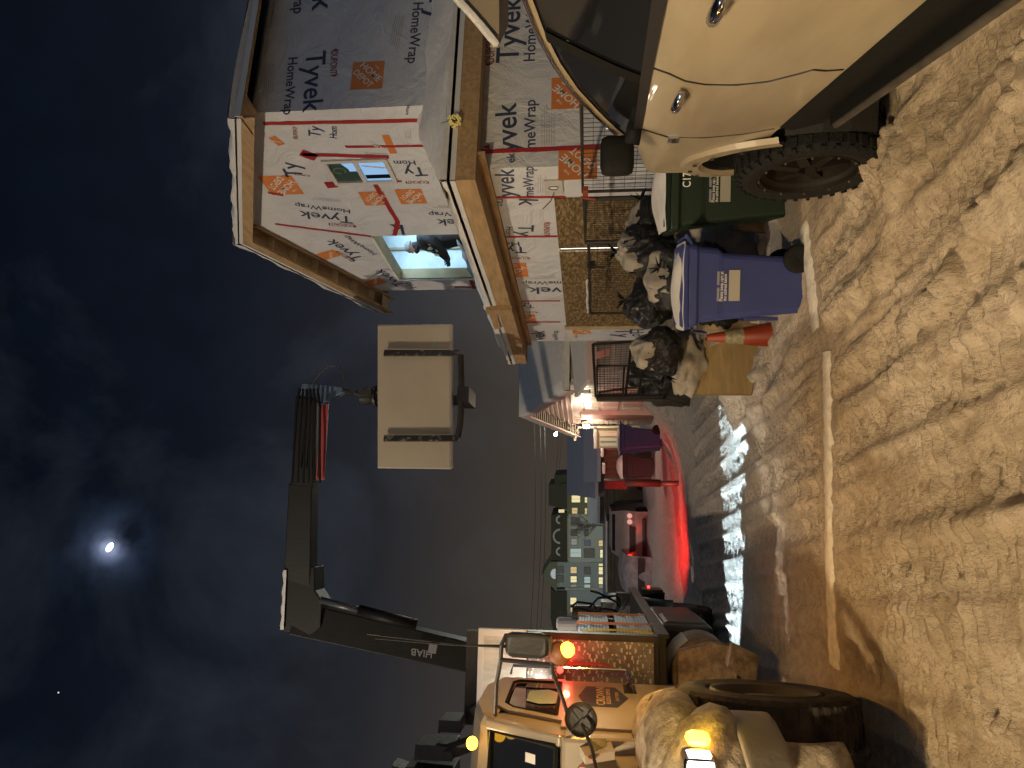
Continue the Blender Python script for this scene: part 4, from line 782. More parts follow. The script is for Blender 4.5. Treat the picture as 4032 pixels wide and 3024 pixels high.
# main boom, tapered box sections
def boom(name, a, b, w0, h0, w1, h1, mt=m_crane, parent=TR):
    mb = MB(); a = Vector(a); b = Vector(b); d = (b-a).normalized(); x = d.cross(Vector((0, 1, 0))).normalized(); y = x.cross(d)
    r = lambda c, w, h: [c+x*h/2+y*w/2, c-x*h/2+y*w/2, c-x*h/2-y*w/2, c+x*h/2-y*w/2]
    mb.grid([r(a, w0, h0), r(b, w1, h1)], mt, close=True); mb.poly(r(a, w0, h0), mt); mb.poly(r(b, w1, h1), mt); return mb.build(name, parent, bevel=.02)
lowb = A2(1875, 2590, 12.9); elb = A2(1175, 2395, 12.7)
mainb = boom('main_boom', A2(2010, 2616, 12.95), A2(1165, 2428, 12.7), .46, .50, .36, .60)
g = MB(); pa = A2(1640, 2462, 12.5); pb = A2(1262, 2362, 12.4); g.tube([pa, pa+(pb-pa)*.6], .10, m_crane, 12); g.tube([pa+(pb-pa)*.5, pb], .06, mat('ram_rod', (.10, .10, .10), .4, .5), 12); g.build('lift_ram', mainb, smooth=True)
g = MB(); g.tube([A2(1445, 2497, 12.4), A2(1870, 2547, 12.6)], .012, m_gal, 6); g.text('HIAB', A2(1708, 2560, 12.58), A2(1626, 2548, 12.58), (0, 0, 1), mat('crane_decal', (.12, .11, .10), .5), off=(0, -.12, 0)); g.build('boom_trim', mainb, fix=False)
g = MB(); g.poly([A2(1716, 2575, 12.46), A2(1722, 2540, 12.46), A2(1690, 2535, 12.46), A2(1684, 2570, 12.46)], mat('crane_decal', (.12, .11, .10), .5)); g.build('boom_badge', mainb, fix=False)
kn = MB(); kn.poly([A2(1114, 2485, 12.5), A2(1122, 2235, 12.5), A2(1238, 2230, 12.5), A2(1240, 2325, 12.5), A2(1268, 2370, 12.5), A2(1262, 2470, 12.5), A2(1215, 2508, 12.5)], m_crane, (0, .5, 0)); kn.build('knuckle', TR, bevel=.02)
g = MB(); s0 = A2(1112, 2480, 12.45); s1 = A2(1124, 2245, 12.45); rows = []
for i in range(14): q = s0+(s1-s0)*i/13; rows.append([q+Vector((0, 0, -.02)), q+Vector((0, .0, .04+.015*math.sin(i*1.7))), q+Vector((0, .25, .05)), q+Vector((0, .5, 0))])
g.grid(rows, m_snow); g.build('boom_snow', TR, smooth=True)
jib = boom('outer_boom', A2(1182, 2330, 12.7), A2(1196, 1900, 12.5), .36, .52, .32, .44)
ext = boom('extension_boom', A2(1200, 1915, 12.5), A2(1212, 1560, 12.3), .30, .42, .26, .36)
g = MB(); g.poly([A2(1294, 1590, 12.05), A2(1278, 1890, 12.2), A2(1245, 1890, 12.2), A2(1262, 1600, 12.05)], mat('crane_red', (.32, .035, .03), .45)); g.build('red_side_panel', ext, solid=.015)
g = MB()
for k in range(6): g.tube([A2(1150+k*22, 1900, 12.1), A2(1158+k*20, 1760, 12.0), A2(1170+k*18, 1600, 11.95), A2(1180+k*14, 1530, 12.0)], .022, m_rubber, 7)
g.tube([A2(1205, 1540, 12.0), A2(1260, 1470, 12.0), A2(1300, 1440, 12.0), A2(1340, 1445, 12.0), A2(1365, 1530, 12.0), A2(1400, 1545, 12.0)], .014, m_gal, 6); g.build('hydraulic_hose', ext)
g = MB(); g.poly([A2(1190, 1510, 12.2), A2(1180, 1560, 12.2), A2(1260, 1590, 12.2), A2(1350, 1545, 12.2), A2(1345, 1525, 12.2), A2(1270, 1515, 12.2)], mat('tip_bluegrey', (.12, .16, .20), .4, .3), (0, .16, 0)); g.build('boom_tip', ext, bevel=.01)
g = MB(); p0 = A2(1350, 1536, 12.15); g.tube([p0, A2(1400, 1548, 12.1), A2(1425, 1550, 12.1)], [.035, .05, .07], m_dark, 10); ctr = A2(1450, 1560, 12.1); g.lathe(ctr+Vector((0, 0, .14)), (0, 0, -1), [(0, .06), (.02, .14), (.12, .16), (.2, .14), (.26, .19), (.3, .19)], m_dark, 18); g.box(ctr.x-.02, ctr.x+.1, ctr.y-.25, ctr.y-.1, ctr.z-.12, ctr.z+.1, m_gal); g.build('rotator', TR, smooth=False)
# fork that carries the stack
FK = MB(); z_t = A2(1475, 1560, 12.1).z; xk = ctr.x
bk = A2(1630, 1560, 12.45); FK.box(xk-.09, xk+.09, ctr.y-.05, ctr.y+.1, z_t-.03, z_t+.12, m_dark); FK.box(xk-.08, xk+.08, bk.y, bk.y+.14, A2(1840, 1560, 12.4).z, z_t+.05, m_dark); FK.box(xk-.08, xk+.08, ctr.y-.05, bk.y+.14, z_t, z_t+.1, m_dark)
fork = FK.build('fork_frame', TR)
zc = A2(1812, 1560, 12.0).z; xa, xb = A2(1812, 1725, 11.9).x, A2(1812, 1390, 11.9).x; yv = A2(1630, 1560, 11.9).y
g = MB(); g.tube([(xa, yv, zc), (xa+.2, yv-.02, zc-.04), ((xa+xb)/2, yv-.02, zc-.05), (xb, yv, zc)], .055, m_rust, 10); g.box((xa+xb)/2-.12, (xa+xb)/2+.14, yv-.08, bk.y+.1, zc-.18, zc+.02, m_dark); g.box((xa+xb)/2-.08, (xa+xb)/2+.08, yv+.1, bk.y+.14, zc-.1, zc+.05, m_dark); g.build('fork_crossbar', fork)
m_tine = mat('worn_tine', (.05, .042, .03), .5, .3, var=.8, vscale=9, col2=(.28, .25, .19), lo=.5, hi=.72) if False else mat('worn_tine', (.30, .26, .20), .55, .2, vscale=10, col2=(.035, .03, .022), lo=.56, hi=.68)
for px in (1390, 1726):
    t0 = A2(1512, px, 11.82); t1 = A2(1805, px, 11.82); g = MB(); g.bar(t1, t0, .105, .05, m_tine, (.19, -.98, 0)); g.build('fork_tine', fork, bevel=.006)
# boards on the fork
A2_ = A2; A2 = lambda X, Y, d: Matrix.Rotation(YAW, 3, 'Z') @ P(X, Y, d=d)
t0 = A2(1487, 1840, 11.9); t1 = A2(1775, 1280, 11.9)
BS = thing('board_stack', 'stack of tan faced wallboards held upright in the hanging crane fork', 'boards', ((t0.x+t1.x)/2, t0.y+.2, t1.z), 0)
m_kraft = mat('kraft_face', (.50, .405, .27), .75, var=.08, vscale=1.5); m_core = mat('board_core', (.62, .58, .50), .7)
y_ = A2(1630, 1560, 11.9).y+.005
mb = MB(); mb.box(t0.x, t1.x, y_, y_+.015, t1.z+.02, t0.z-.005, m_kraft); mb.build('front_board', BS)
for i in range(11):
    mb = MB(); q = .006*random.uniform(-1, 1); mb.box(t0.x-.015+q, t1.x+.015+q, y_+.0165+i*.0165, y_+.031+i*.0165, t1.z-.0+q, t0.z+.004, m_core); mb.build('wallboard', BS)
mb = MB(); q = A2(1706, 1357, 11.87); mb.poly([(q.x-.02, y_-.003, q.z+.03), (q.x+.05, y_-.003, q.z+.0), (q.x+.04, y_-.003, q.z-.05), (q.x-.0, y_-.003, q.z-.02), (q.x-.05, y_-.003, q.z+.05)], mat('mint_label', (.30, .60, .36), .6)); mb.build('label_scrap', BS, fix=False)
A2 = A2_
# red side lamp at the tail of the deck, lamp under the deck
mb = MB(); mb.box(-1.12, -.98, 11.6, 12.1, .60, .92, m_dark); tl = mb.build('tail_lamp_box', TR); g = MB(); g.ball((-.965, 11.9, .80), .022, m_redl, 8, 6); g.build('red_lens', tl)
lamp('tail_lamp_glow', 'SPOT', (-.90, 12.3, 1.25), 1300, (1, .03, .02), TR, size=.04, spot=R(66), blend=1.0, aim=(.1, 15.0, .0))
ul = Vector((-2.2, 8.75, .42)); mb = MB(); mb.box(ul.x-.06, ul.x, ul.y-.3, ul.y+.3, ul.z-.03, ul.z+.03, m_black); uu = mb.build('underdeck_light', TR)
lamp('snow_band_spot', 'SPOT', C(-7.6, 8.6, 1.05), 17000, (.62, .85, 1), None, size=.03, spot=R(14.5), blend=.12, aim=C(1.0, 8.95, .0))  # added unseen spot that casts the white band on the snow
# ------------------------------------------------------------------ parked SUV (frame turned 7 degrees); side faces -u
SV = thing('parked_car', 'dirty champagne SUV with steered mud tyre parked close on the right', 'car', (1.75, 3.2, 0), 7)
m_car = mat('car_paint', (.34, .28, .18), .40, .1, col2=(.25, .195, .12), vscale=2.0, coat=.22, stretch=(1, .5, 2.2), detail=9.0, lo=.3, hi=.62)
m_clad = mat('black_cladding', (.006, .006, .005), .7, bump=.2, spec=.15)
SU = .84; MID = 1.80
# body side: rows over z, columns over v
def ux(v, z):   # outward bulge of the side (smaller u = closer to the photographer)
    x = SU
    x += .055*((z-1.12)/.42)**2 if z > 1.12 else .03*((1.12-z)/.45)**2
    if v > 5.1: x += .20*((v-5.1)/.5)**2
    if z > 1.30 and v > 3.9: x += .10*((z-1.30)/.14)*min(1, (v-3.9)/.5)
    return x
def beltz(v): return 1.512-.035*(v-1.5)/1.5 if v < 3.0 else 1.477-.028*(v-3.0) if v < 4.1 else 1.446-.20*((v-4.1)/1.35)**1.5
hubv, hubz, rar = 4.78, .36, .58
def botz(v):
    d = abs(v-hubv)
    if v > 4.02 and v < 5.6: return max(.70, hubz+math.sqrt(max(0, rar**2-min(d, rar)**2))*1.10) if d < rar else .72
    return .70+.012*(v-3.0)
vsx = list(np.arange(.2, 3.9, .12))+list(np.arange(3.9, 5.62, .05))
nz = 14; rows = []
for v in vsx: rows.append([(ux(v, botz(v)+(beltz(v)-botz(v))*j/nz), v, botz(v)+(beltz(v)-botz(v))*j/nz) for j in range(nz+1)])
mb = MB(); mb.grid(rows, m_car)
# nose closing
last = rows[-1]; mb.grid([last, [(x+.28, v+.10, z) for x, v, z in last], [(MID, 5.72, z) for x, v, z in last]], m_car)
# hood
hr = []
for v in [q for q in vsx if q >= 4.0]:
    z0 = beltz(v); x0 = ux(v, z0); hr.append([(x0, v, z0), (x0+.05, v+.01, z0+.035), (x0+.16, v+.02, z0+.055), (x0+.5, v+.04, z0+.085), (MID+.2, v+.05, z0+.10)])
mb.grid(hr, m_car); body = mb.build('body_side', SV, smooth=True)
# seams
def onside(v, z, o=.004): return (ux(v, z)-o, v, z)
g = MB(); g.tube([onside(v, z, .001) for v, z in ((2.92, 1.47), (2.96, 1.40), (3.03, 1.33), (3.06, 1.25), (3.07, 1.12), (3.05, 1.0), (2.98, .90), (2.95, .86), (2.99, .80), (3.01, .73))], .005, m_black, 5)
g.tube([onside(v, z, .001) for v, z in ((4.0, 1.43), (4.03, 1.30), (4.04, 1.1), (4.02, .9), (3.98, .75))], .005, m_black, 5); g.build('door_seam', body)
def handle(v, z):
    h = MB(); h.tube([onside(v-.12, z-.005, .02), onside(v-.08, z, .045), onside(v, z+.004, .05), onside(v+.07, z, .04), onside(v+.10, z-.01, .015)], [.014, .022, .023, .022, .014], m_chrome, 10)
    h.ball(onside(v+.02, z-.045, -.004), (.008, .06, .03), m_car, 12, 8); h.build('door_handle', body, smooth=True)
handle(3.24, 1.335); handle(2.22, 1.34)
h = MB(); h.poly([onside(4.02, 1.29, .012), onside(4.13, 1.285, .012), onside(4.12, 1.225, .012), onside(4.01, 1.235, .012)], m_chrome, (.012, 0, 0)); h.poly([onside(4.03, 1.265, .016), onside(4.11, 1.262, .016), onside(4.11, 1.24, .016), onside(4.03, 1.245, .016)], m_black, (.004, 0, 0)); h.build('fender_vent', body)
# arch flare with rivets
g = MB(); rr = []
for i in range(15):
    a = R(25+i*9.2); rr.append([(ux(hubv, .9)+(.0 if k == 0 else -.03 if k < 3 else .0)+.20*max(0, (hubv-math.cos(a)*(rar)-5.1)/.5)**2, hubv-math.cos(a)*(rar+q), hubz+math.sin(a)*(rar+q)*1.1) for k, q in enumerate((.13, .11, .02, .0))])
g.grid(rr, m_car)
for i in (2, 4, 6, 8, 10, 12):
    q = Vector(rr[i][1])*.5+Vector(rr[i][2])*.5; g.disc(q+Vector((-.012, 0, 0)), (-1, 0, 0), .014, m_dark, 10, .01)
g.build('arch_flare', body, smooth=False)
g = MB(); rows = []
for i in range(17):
    a = R(-20+i*13.5); rows.append([(ux(hubv, .9)+.03, hubv-math.cos(a)*rar*1.0, hubz+math.sin(a)*rar*1.1), (SU+.45, hubv-math.cos(a)*rar*1.02, hubz+math.sin(a)*rar*1.1)])
g.grid(rows, m_black); g.poly([(SU+.42, 3.9, .3), (SU+.42, 5.2, .3), (SU+.42, 5.2, 1.2), (SU+.42, 3.9, 1.2)], m_black, (.02, 0, 0)); g.build('wheel_well', body)
# sill cladding, running board, underbody
g = MB(); g.grid([[(ux(v, .72)-.0, v, .715+.012*(v-3)), (ux(v, .7)-.02, v, .66), (ux(v, .6)+.0, v, .50), (SU+.15, v, .40)] for v in (.2, 1, 2, 3, 3.7, 3.98)], m_clad); g.build('sill_cladding', SV, smooth=True)
g = MB(); g.box(SU-.03, SU+.16, .3, 3.75, .50, .545, m_clad); g.tube([(SU-.03, .3, .53), (SU-.035, 3.7, .53), (SU+.1, 3.85, .50)], .018, m_gal, 8); g.build('running_board', SV, bevel=.01)
g = MB(); g.box(SU+.2, 2.6, .2, 5.2, .32, .6, m_black); g.box(SU+.25, 2.6, .3, 4.1, .6, 1.40, m_black); g.build('underbody', SV)
# glasshouse
def gx(z): return SU+.04+.15*(max(0, z-1.46)/.44)**1.2
roof = [(.2, 1.965), (1.2, 1.975), (2.2, 1.97), (2.6, 1.95), (2.9, 1.925), (3.2, 1.88), (3.5, 1.81), (3.85, 1.685), (4.1, 1.58), (4.32, 1.47)]
def rz_(v):
    for (a, b), (c, d) in zip(roof, roof[1:]):
        if a <= v <= c: return b+(d-b)*(v-a)/(c-a)
    return 1.46
g = MB(); rows = []
for v in list(np.arange(.2, 4.30, .08)): z1 = rz_(v)-.035; z0 = beltz(v)-.01; rows.append([(gx(z0+(z1-z0)*j/6), v, z0+(z1-z0)*j/6) for j in range(7)])
g.grid(rows, m_glass); gl = g.build('side_glass', SV, smooth=True)
g = MB()
g.grid([[(gx(z)-.010, 3.06-.45*(z-1.47)+e, z) for e in (-.01, .10)] for z in (1.46, 1.6, 1.75, 1.88)], m_clad)
g.grid([[(gx(1.46)-.012, v, beltz(v)-.015), (gx(1.46)-.016, v, beltz(v)+.03)] for v in np.arange(.2, 4.25, .2)], m_black); g.build('window_trim', gl)
g = MB(); g.poly([(gx(1.55)-.003, 3.55, 1.50), (gx(1.55)-.003, 3.72, 1.50), (gx(1.62)-.003, 3.38, 1.60)], mat('glass_reflection_card', (.14, .11, .09), .5), (.0, 0, 0)); g.poly([(gx(1.8)-.002, 2.9, 1.80), (gx(1.8)-.002, 3.02, 1.77), (gx(1.76)-.002, 2.93, 1.735)], mat('glass_reflection_card', (.14, .11, .09), .5)); g.build('side_glass_reflection', gl, fix=False)  # patches painted on the side glass to read as reflections
g = MB(); cant = [(gx(rz_(v)-.03)+.01, v, rz_(v)-.01) for v, _ in roof]; rows = []
for i, v in enumerate(list(np.arange(.2, 4.3, .10))+[4.31]):
    z = rz_(v); x = gx(z-.03); rows.append([(x-.012, v, z-.045), (x-.018, v+.005, z-.02), (x+.0, v+.01, z+.0), (x+.05, v+.02, z+.018), (x+.09, v+.03, z+.02)])
g.grid(rows, m_car); g.build('roof_rail', SV, smooth=True)
g = MB(); g.tube([(gx(rz_(v)-.03)-.022, v+.004, rz_(v)-.018) for v in np.arange(.2, 4.25, .15)], .008, m_chrome, 6); g.build('roof_moulding', SV, smooth=True)
g = MB(); g.grid([[(gx(rz_(v)-.03)+.09, v+.03, rz_(v)+.02), (MID, v+.06, rz_(v)+.06), (2.8, v+.03, rz_(v)+.01)] for v in (.2, 1, 2, 2.4)], m_car); g.build('roof_panel', SV, smooth=True)
g = MB(); g.grid([[(gx(rz_(v)-.03)+.09, v+.03, rz_(v)+.02), (MID, v+.12, rz_(v)+.06), (2.8, v+.03, rz_(v)+.01)] for v in (2.4, 2.75, 3.1, 3.5, 4.0, 4.25)], m_glass); g.build('windscreen', SV, smooth=True)
# mirror
g = MB(); g.ball((.745, 3.97, 1.565), (.115, .07, .10), m_clad, 20, 12, lambda d: 1/max(abs(d.x)**6+abs(d.z)**6+abs(d.y)**4, .1)**(1/6)*.9*1.0); g.bar((.80, 3.95, 1.49), (.92, 3.93, 1.47), .08, .08, m_clad); g.build('side_mirror', SV, smooth=True)
# wheel, steered out
def suv_wheel(c, r, w, steer):
    c = Vector(c); ax = Matrix.Rotation(R(steer), 3, 'Z') @ Vector((-1, 0, 0)); wb = MB()
    wb.lathe(c, ax, [(-w, r*.6), (-w, r*.93), (-w*.9, r), (-w*.1, r), (0, r*.955), (.012, r*.84), (.004, r*.72), (-.012, r*.70)], m_rubber, 44)
    n = 34
    for k in range(n):
        for s_, off in ((0, -.02), (1, -w*.38), (0, -w*.62), (1, -w*.98)):
            a = 2*math.pi*(k+.5*s_)/n; y = Matrix.Rotation(a, 3, ax) @ Vector((0, 0, 1)); q = c+y*(r+.004)+ax*off; wb.bar(q, q-ax*(w*.20), .045, .022, m_rubber, y)
        a = 2*math.pi*k/n; y = Matrix.Rotation(a, 3, ax) @ Vector((0, 0, 1)); wb.bar(c+y*r*.93+ax*.004, c+y*r*1.01+ax*-.012, .022, .03, m_rubber, ax)
    wo_ = wb.build('wheel', SV); rb = MB()
    rb.lathe(c, ax, [(-.01, r*.715), (.006, r*.70), (.0, r*.67), (-.03, r*.655), (-.05, r*.60), (-.11, r*.56), (-.13, r*.50), (-.13, 0)], mat('dark_alloy', (.018, .014, .009), .6, .2, var=.4, spec=.2), 40)
    for k in range(6):
        y = Matrix.Rotation(2*math.pi*k/6, 3, ax) @ Vector((0, 0, 1)); rb.bar(c+y*r*.12-ax*.06, c+y*r*.58-ax*.09, .06, .05, mat('dark_alloy', (.05, .04, .03)), ax)
    for k in range(12):
        y = Matrix.Rotation(2*math.pi*k/12+.2, 3, ax) @ Vector((0, 0, 1)); rb.ball(c+y*r*.685+ax*.008, .009, m_gal, 6, 4)
    rb.build('rim', wo_, smooth=False)
suv_wheel((.71, 4.62, .39), .415, .27, 13)
suv_wheel((.88, 1.80, .40), .425, .27, 0)
# ------------------------------------------------------------------ wheelie bins
def bin_(name, label, loc, rz, col, snowh, W_=.58, D_=.64, H_=.92, group=None, text=True, parts=True, lid=True):
    b = local(name, label, 'bin', loc, rz, group); k = name
    mt = mat('bin_'+str(col), col, .5, bump=.08, var=.12, vscale=3)
    mb = MB(); lv = []
    def ring(z, fx, bx, hy, r=.05): # front x (negative), back x, half width
        pts = []
        for cx, cy, a0 in ((bx-r, hy-r, 0), (fx+r, hy-r, 90), (fx+r, -hy+r, 180), (bx-r, -hy+r, 270)):
            for q in range(4): a = R(a0+q*30); pts.append((cx+r*math.cos(a), cy+r*math.sin(a), z))
        return pts
    lvls = [(0, -.22, .20, .20), (.02, -.235, .215, .215), (.30, -.255, .235, .235), (.62, -.285, .262, .26), (.66, -.29, .30, .268), (.80, -.305, .315, .28), (.82, -.335, .335, .30), (.875, -.34, .34, .305), (.88, -.32, .32, .29)]
    mb.grid([ring(z*H_/.92, f_*D_/.64, bk_*D_/.64, hy*W_/.58) for z, f_, bk_, hy in lvls], mt, close=True); mb.poly(ring(0, -.22, .20, .20), mt)
    body_ = mb.build('bin_body', b, smooth=False, bevel=.006)
    mb = MB(); zt = .882*H_/.92; s_ = W_/.58
    mb.grid([ring(zt, -.36, .35, .31*s_), ring(zt+.02, -.365, .35, .315*s_), ring(zt+.05, -.33, .33, .29*s_), ring(zt+.065, -.22, .24, .2*s_)], mt, close=True); mb.poly(ring(zt+.065, -.22, .24, .2*s_), mt)
    mb.poly([(-.365, -.12, zt-.05), (-.365, .12, zt-.05), (-.365, .12, zt+.02), (-.365, -.12, zt+.02)], mt, (.02, 0, 0)); mb.build('lid', b)
    mb = MB(); mb.tube([(.33, -.26*s_, zt-.03), (.40, -.26*s_, zt+.01), (.40, .26*s_, zt+.01), (.33, .26*s_, zt-.03)], .016, mt, 8); mb.build('handle', b)
    if snowh:
        rr = []
        for i in range(13):
            x = -.37+.73*i/12; r = []
            for j in range(11):
                y = (-.315+.63*j/10)*s_; e = min(1, 3.2*min(i, 12-i)/12+.05)*min(1, 3.2*min(j, 10-j)/10+.05); r.append((x, y, zt+.02+snowh*math.sqrt(e)*(1+.15*math.sin(i*.8+j*.5))+.004*random.random()))
            rr.append(r)
        mb = MB(); mb.grid(rr, m_snow); mb.build('lid_snow', b, smooth=True, subsurf=1)
    if not parts: return b
    for sy in (-1, 1):
        mb = MB(); mb.lathe((.20, sy*.235*s_, .095), (0, sy, 0), [(-.02, .06), (-.02, .10), (0, .115), (.05, .115), (.06, .10), (.062, .05), (.055, .03), (.055, 0)], m_rubber, 24); mb.build('bin_wheel', b, smooth=True)
    if text:
        mb = MB(); yo = -.247*s_-.02
        mb.text('Please keep cart at', (-.13, yo-.006, .685), (.11, yo-.006, .685), (0, -.1, 1), m_white, hs=1.3); mb.text('the address below', (-.13, yo-.003, .655), (.09, yo-.003, .655), (0, -.1, 1), m_white, hs=1.3)
        mb.poly([(-.13, yo-.001, .55), (.12, yo-.001, .55), (.12, yo-.008, .64), (-.13, yo-.008, .64)], mat('bin_label', (.36, .33, .27), .6), (0, -.002, 0))
        for q in range(2): mb.poly([(-.13+.13*q, yo-.012, .715), (-.02+.13*q, yo-.012, .715), (-.02+.13*q, yo-.014, .735), (-.13+.13*q, yo-.014, .735)], mat('bin_print', (.25, .24, .28), .6), (0, -.002, 0))
        mb.build('bin_lettering', body_, fix=False)
    return b
p = C(.84, 6.22); BB = bin_('recycling_bin', 'blue wheeled bin with thick snow on its lid, beside the black bags', (p.x, p.y, -.05), -YAW-.12, (.032, .045, .17), .065, text=True, H_=1.01)
mb = MB(); mb.box(-.30, -.27, -.10, .10, .20, .48, mat('bin_recess', (.02, .028, .12), .5)); mb.tube([(-.31, -.10, .36), (-.31, .10, .37)], .014, mat('bar_metal', (.35, .28, .2), .5), 8); mb.build('lift_bar', BB)
mb = MB(); mb.poly([(-.40, -.26, .80), (-.385, -.02, .82), (-.385, -.02, .90), (-.39, -.26, .90)], mat('bin_flap', (.05, .055, .15), .6), (.008, 0, 0)); mb.poly([(-.402, -.25, .79), (-.388, -.04, .80), (-.386, -.04, .82), (-.398, -.25, .815)], m_white, (.006, 0, 0)); mb.build('hanging_tag', BB)
p = C(1.78, 6.72); GB = bin_('garden_waste_bin', 'dark green wheeled bin with snow on its lid, between the blue bin and the car', (p.x, p.y, -.06), -YAW-.15, (.007, .020, .009), .09, W_=.72, D_=.72, H_=1.12, text=True)
mb = MB(); mb.text('C17 - 0', (.00, -.37, .90), (.23, -.37, .90), (0, 0, 1), m_white, hs=1.3); mb.build('bin_number', GB, fix=False)
# ------------------------------------------------------------------ bags
m_bsnow = mat('bag_snow', (.31, .27, .215), .75, var=.3, vscale=6, bump=.6, bscale=8)
m_bag = mat('bag_plastic', (.009, .0085, .007), .24, bump=1.0, bscale=9, bdist=.05, bdistort=1.0)
def bag(label, c, r, seed, snow=True, knot=None):
    rn = random.Random(seed); o = local('rubbish_bag', label, 'bag', c, rn.uniform(-.5, .5), 'snowy black rubbish bags heaped by the fence')
    ph = [rn.uniform(0, 6.3) for _ in range(8)]
    def fn(d):
        q = Vector((d.x*1.5+seed*7, d.y*1.5, d.z*1.1)); a = math.atan2(d.y, d.x); w_ = noise.noise(q)*.30+abs(noise.noise(q*2.3))*-.22+noise.noise(q*5)*.05-.10*abs(noise.noise(q*4.3+Vector((3, 1, 7))))-.05*abs(noise.noise(q*9)); return 1.04+w_+.03*math.sin(15*a+ph[3]+3*d.z)*max(0, d.z+.3)
    mb = MB(); mb.ball((0, 0, 0), r, m_bag, 72, 44, fn); mb.build('bag_skin', o, smooth=True)
    mb = MB(); k = Vector(knot or (0, 0, r[2]*1.02))
    for i in range(7):
        a = i*.9+ph[5]; dd = k.normalized(); x = dd.orthogonal().normalized(); y = dd.cross(x); s_ = x*math.cos(a)+y*math.sin(a); mb.poly([k, k+dd*.04+s_*.05, k+dd*.10+s_*.10, k+dd*.05+s_*.02], m_bag, dd*.004)
    mb.build('bag_neck', o)
    if snow:
        rows = []
        for i in range(13):
            th = 1.4*i/12; r_ = []
            for j in range(24):
                a = 2*math.pi*j/24; lim = .80+.20*math.sin(2*a+ph[6])+.16*math.sin(5*a+ph[7])+.1*math.sin(9*a+ph[1]); t_ = th*lim; d = Vector((math.sin(t_)*math.cos(a), math.sin(t_)*math.sin(a), math.cos(t_))); q = fn(d)*(1+(.06 if i < 10 else .06*(12-i)/2-.03)); r_.append((d.x*r[0]*q, d.y*r[1]*q, d.z*r[2]*q+(.015 if i < 11 else -.01)))
            rows.append(r_)
        mb = MB(); mb.grid(rows, m_bsnow, close=True); mb.build('bag_snow', o, smooth=True, subsurf=1)
    return o
for lab, px, d, r, sd, kn in (('knotted black bag leaning left at the left end of the heap', (2590, 1388), 7.4, (.26, .24, .24), 1, (-.22, -.12, -.06)),
    ('black bag with a folded grey-white snow sheet, tallest in the heap', (2545, 990), 7.7, (.30, .26, .30), 2, None),
    ('wrinkled black bag between the tallest bag and the left-end bag', (2570, 1180), 7.75, (.32, .28, .28), 3, None),
    ('black bag with crumpled snow right behind the blue bin lid', (2650, 1090), 7.2, (.33, .24, .26), 4, (.05, -.2, .15)),
    ('snow-dusted black bag next to the green bin lid', (2560, 880), 7.9, (.34, .26, .24), 5, (.2, -.15, .1)),
    ('low black bag at the bottom of the heap, mostly behind the blue bin', (2790, 1120), 7.25, (.50, .30, .30), 6, None)):
    a = P(*px, d=d); bag(lab, a, r, sd, sd in (1, 2, 4, 5), kn)
# snow heap the bags sit on
mb = MB(); c0 = P(2900, 1080, d=7.9); mb.ball((0, 0, 0), (.85, .6, .60), m_bsnow, 60, 40, lambda d: 1+.3*noise.noise(d*2)+.12*noise.noise(d*5)+.05*noise.noise(d*11)); o = mb.build('snow_heap', smooth=True); o.location = (c0.x, c0.y, .15); tag(o, kind='structure')
mb = MB(); c0 = P(2700, 1420, d=7.75); mb.ball((0, 0, 0), (.36, .20, .22), m_bsnow, 50, 30, lambda d: 1+.4*noise.noise(d*2.2)-.2*abs(noise.noise(d*4.5))+.06*noise.noise(d*11)); o = mb.build('snow_heap', smooth=True); o.location = c0; tag(o, kind='structure')
# plywood offcuts and cone
m_ply = mat('plywood', (.30, .205, .085), .6, var=.3, vscale=2.5, stretch=(1.5, 1.5, 9), bump=.25, bscale=8)
def sheet(label, quad, name='plywood_sheet', mt=m_ply, th=.016):
    q = [P(x, y, d=d) for x, y, d in quad]; c = sum(q, Vector())/4; o = local(name, label, 'board', (c.x, c.y, min(a.z for a in q))); OFF[o.name] = Vector(o.location)
    mb = MB(); mb.poly(q, mt, F3*th); mb.build('board_panel', o); mb = MB(); n = (q[1]-q[0]).cross(q[2]-q[1]).normalized()
    mb.tube([a-F3*.003 for a in q]+[q[0]-F3*.003], .004, mat('ply_edge', (.20, .13, .06), .7), 4); mb.build('board_edge', o); return o
sheet('tan plywood sheet leaning behind the traffic cone', ((2738, 1556, 7.6), (2780, 1290, 7.75), (3000, 1290, 7.45), (2960, 1556, 7.3)))
sheet('small bowed plywood offcut wedged between cone and blue bin', ((2785, 1305, 7.4), (2785, 1215, 7.3), (3010, 1200, 7.1), (2975, 1290, 7.2)), 'plywood_offcut')
sheet('plank end poking out between the blue and green bins', ((2880, 905, 7.3), (2895, 860, 7.3), (3060, 890, 7.1), (3030, 920, 7.1)), 'plank', m_lumber)
cb = P(3020, 1318, d=7.0); CN = local('traffic_cone', 'faded orange traffic cone with one reflective collar, standing in snow', 'cone', (cb.x, cb.y, cb.z-.06), 0)
m_cone = mat('cone_orange', (.27, .036, .012), .5, var=.2); m_refl = mat('cone_collar', (.30, .26, .16), .5, var=.5, vscale=30)
hh = .63; mb = MB(); mb.lathe((0, 0, 0), (0, 0, 1), [(0, .125), (.02, .12), (hh, .032), (hh+.006, .026), (hh, .02)], m_cone, 32); cn = mb.build('cone_shell', CN, smooth=True)
g = MB(); rr_ = lambda z: .12-.088*(z-.02)/(hh-.02)+.003; g.lathe((0, 0, 0), (0, 0, 1), [(.30, rr_(.30)), (.47, rr_(.47))], m_refl, 32); g.build('reflective_collar', cn, smooth=True)
g = MB(); g.box(-.18, .18, -.18, .18, -.02, .02, m_cone); g.build('cone_base', CN, bevel=.01)
CN.rotation_euler = (R(3), R(-5), .3)
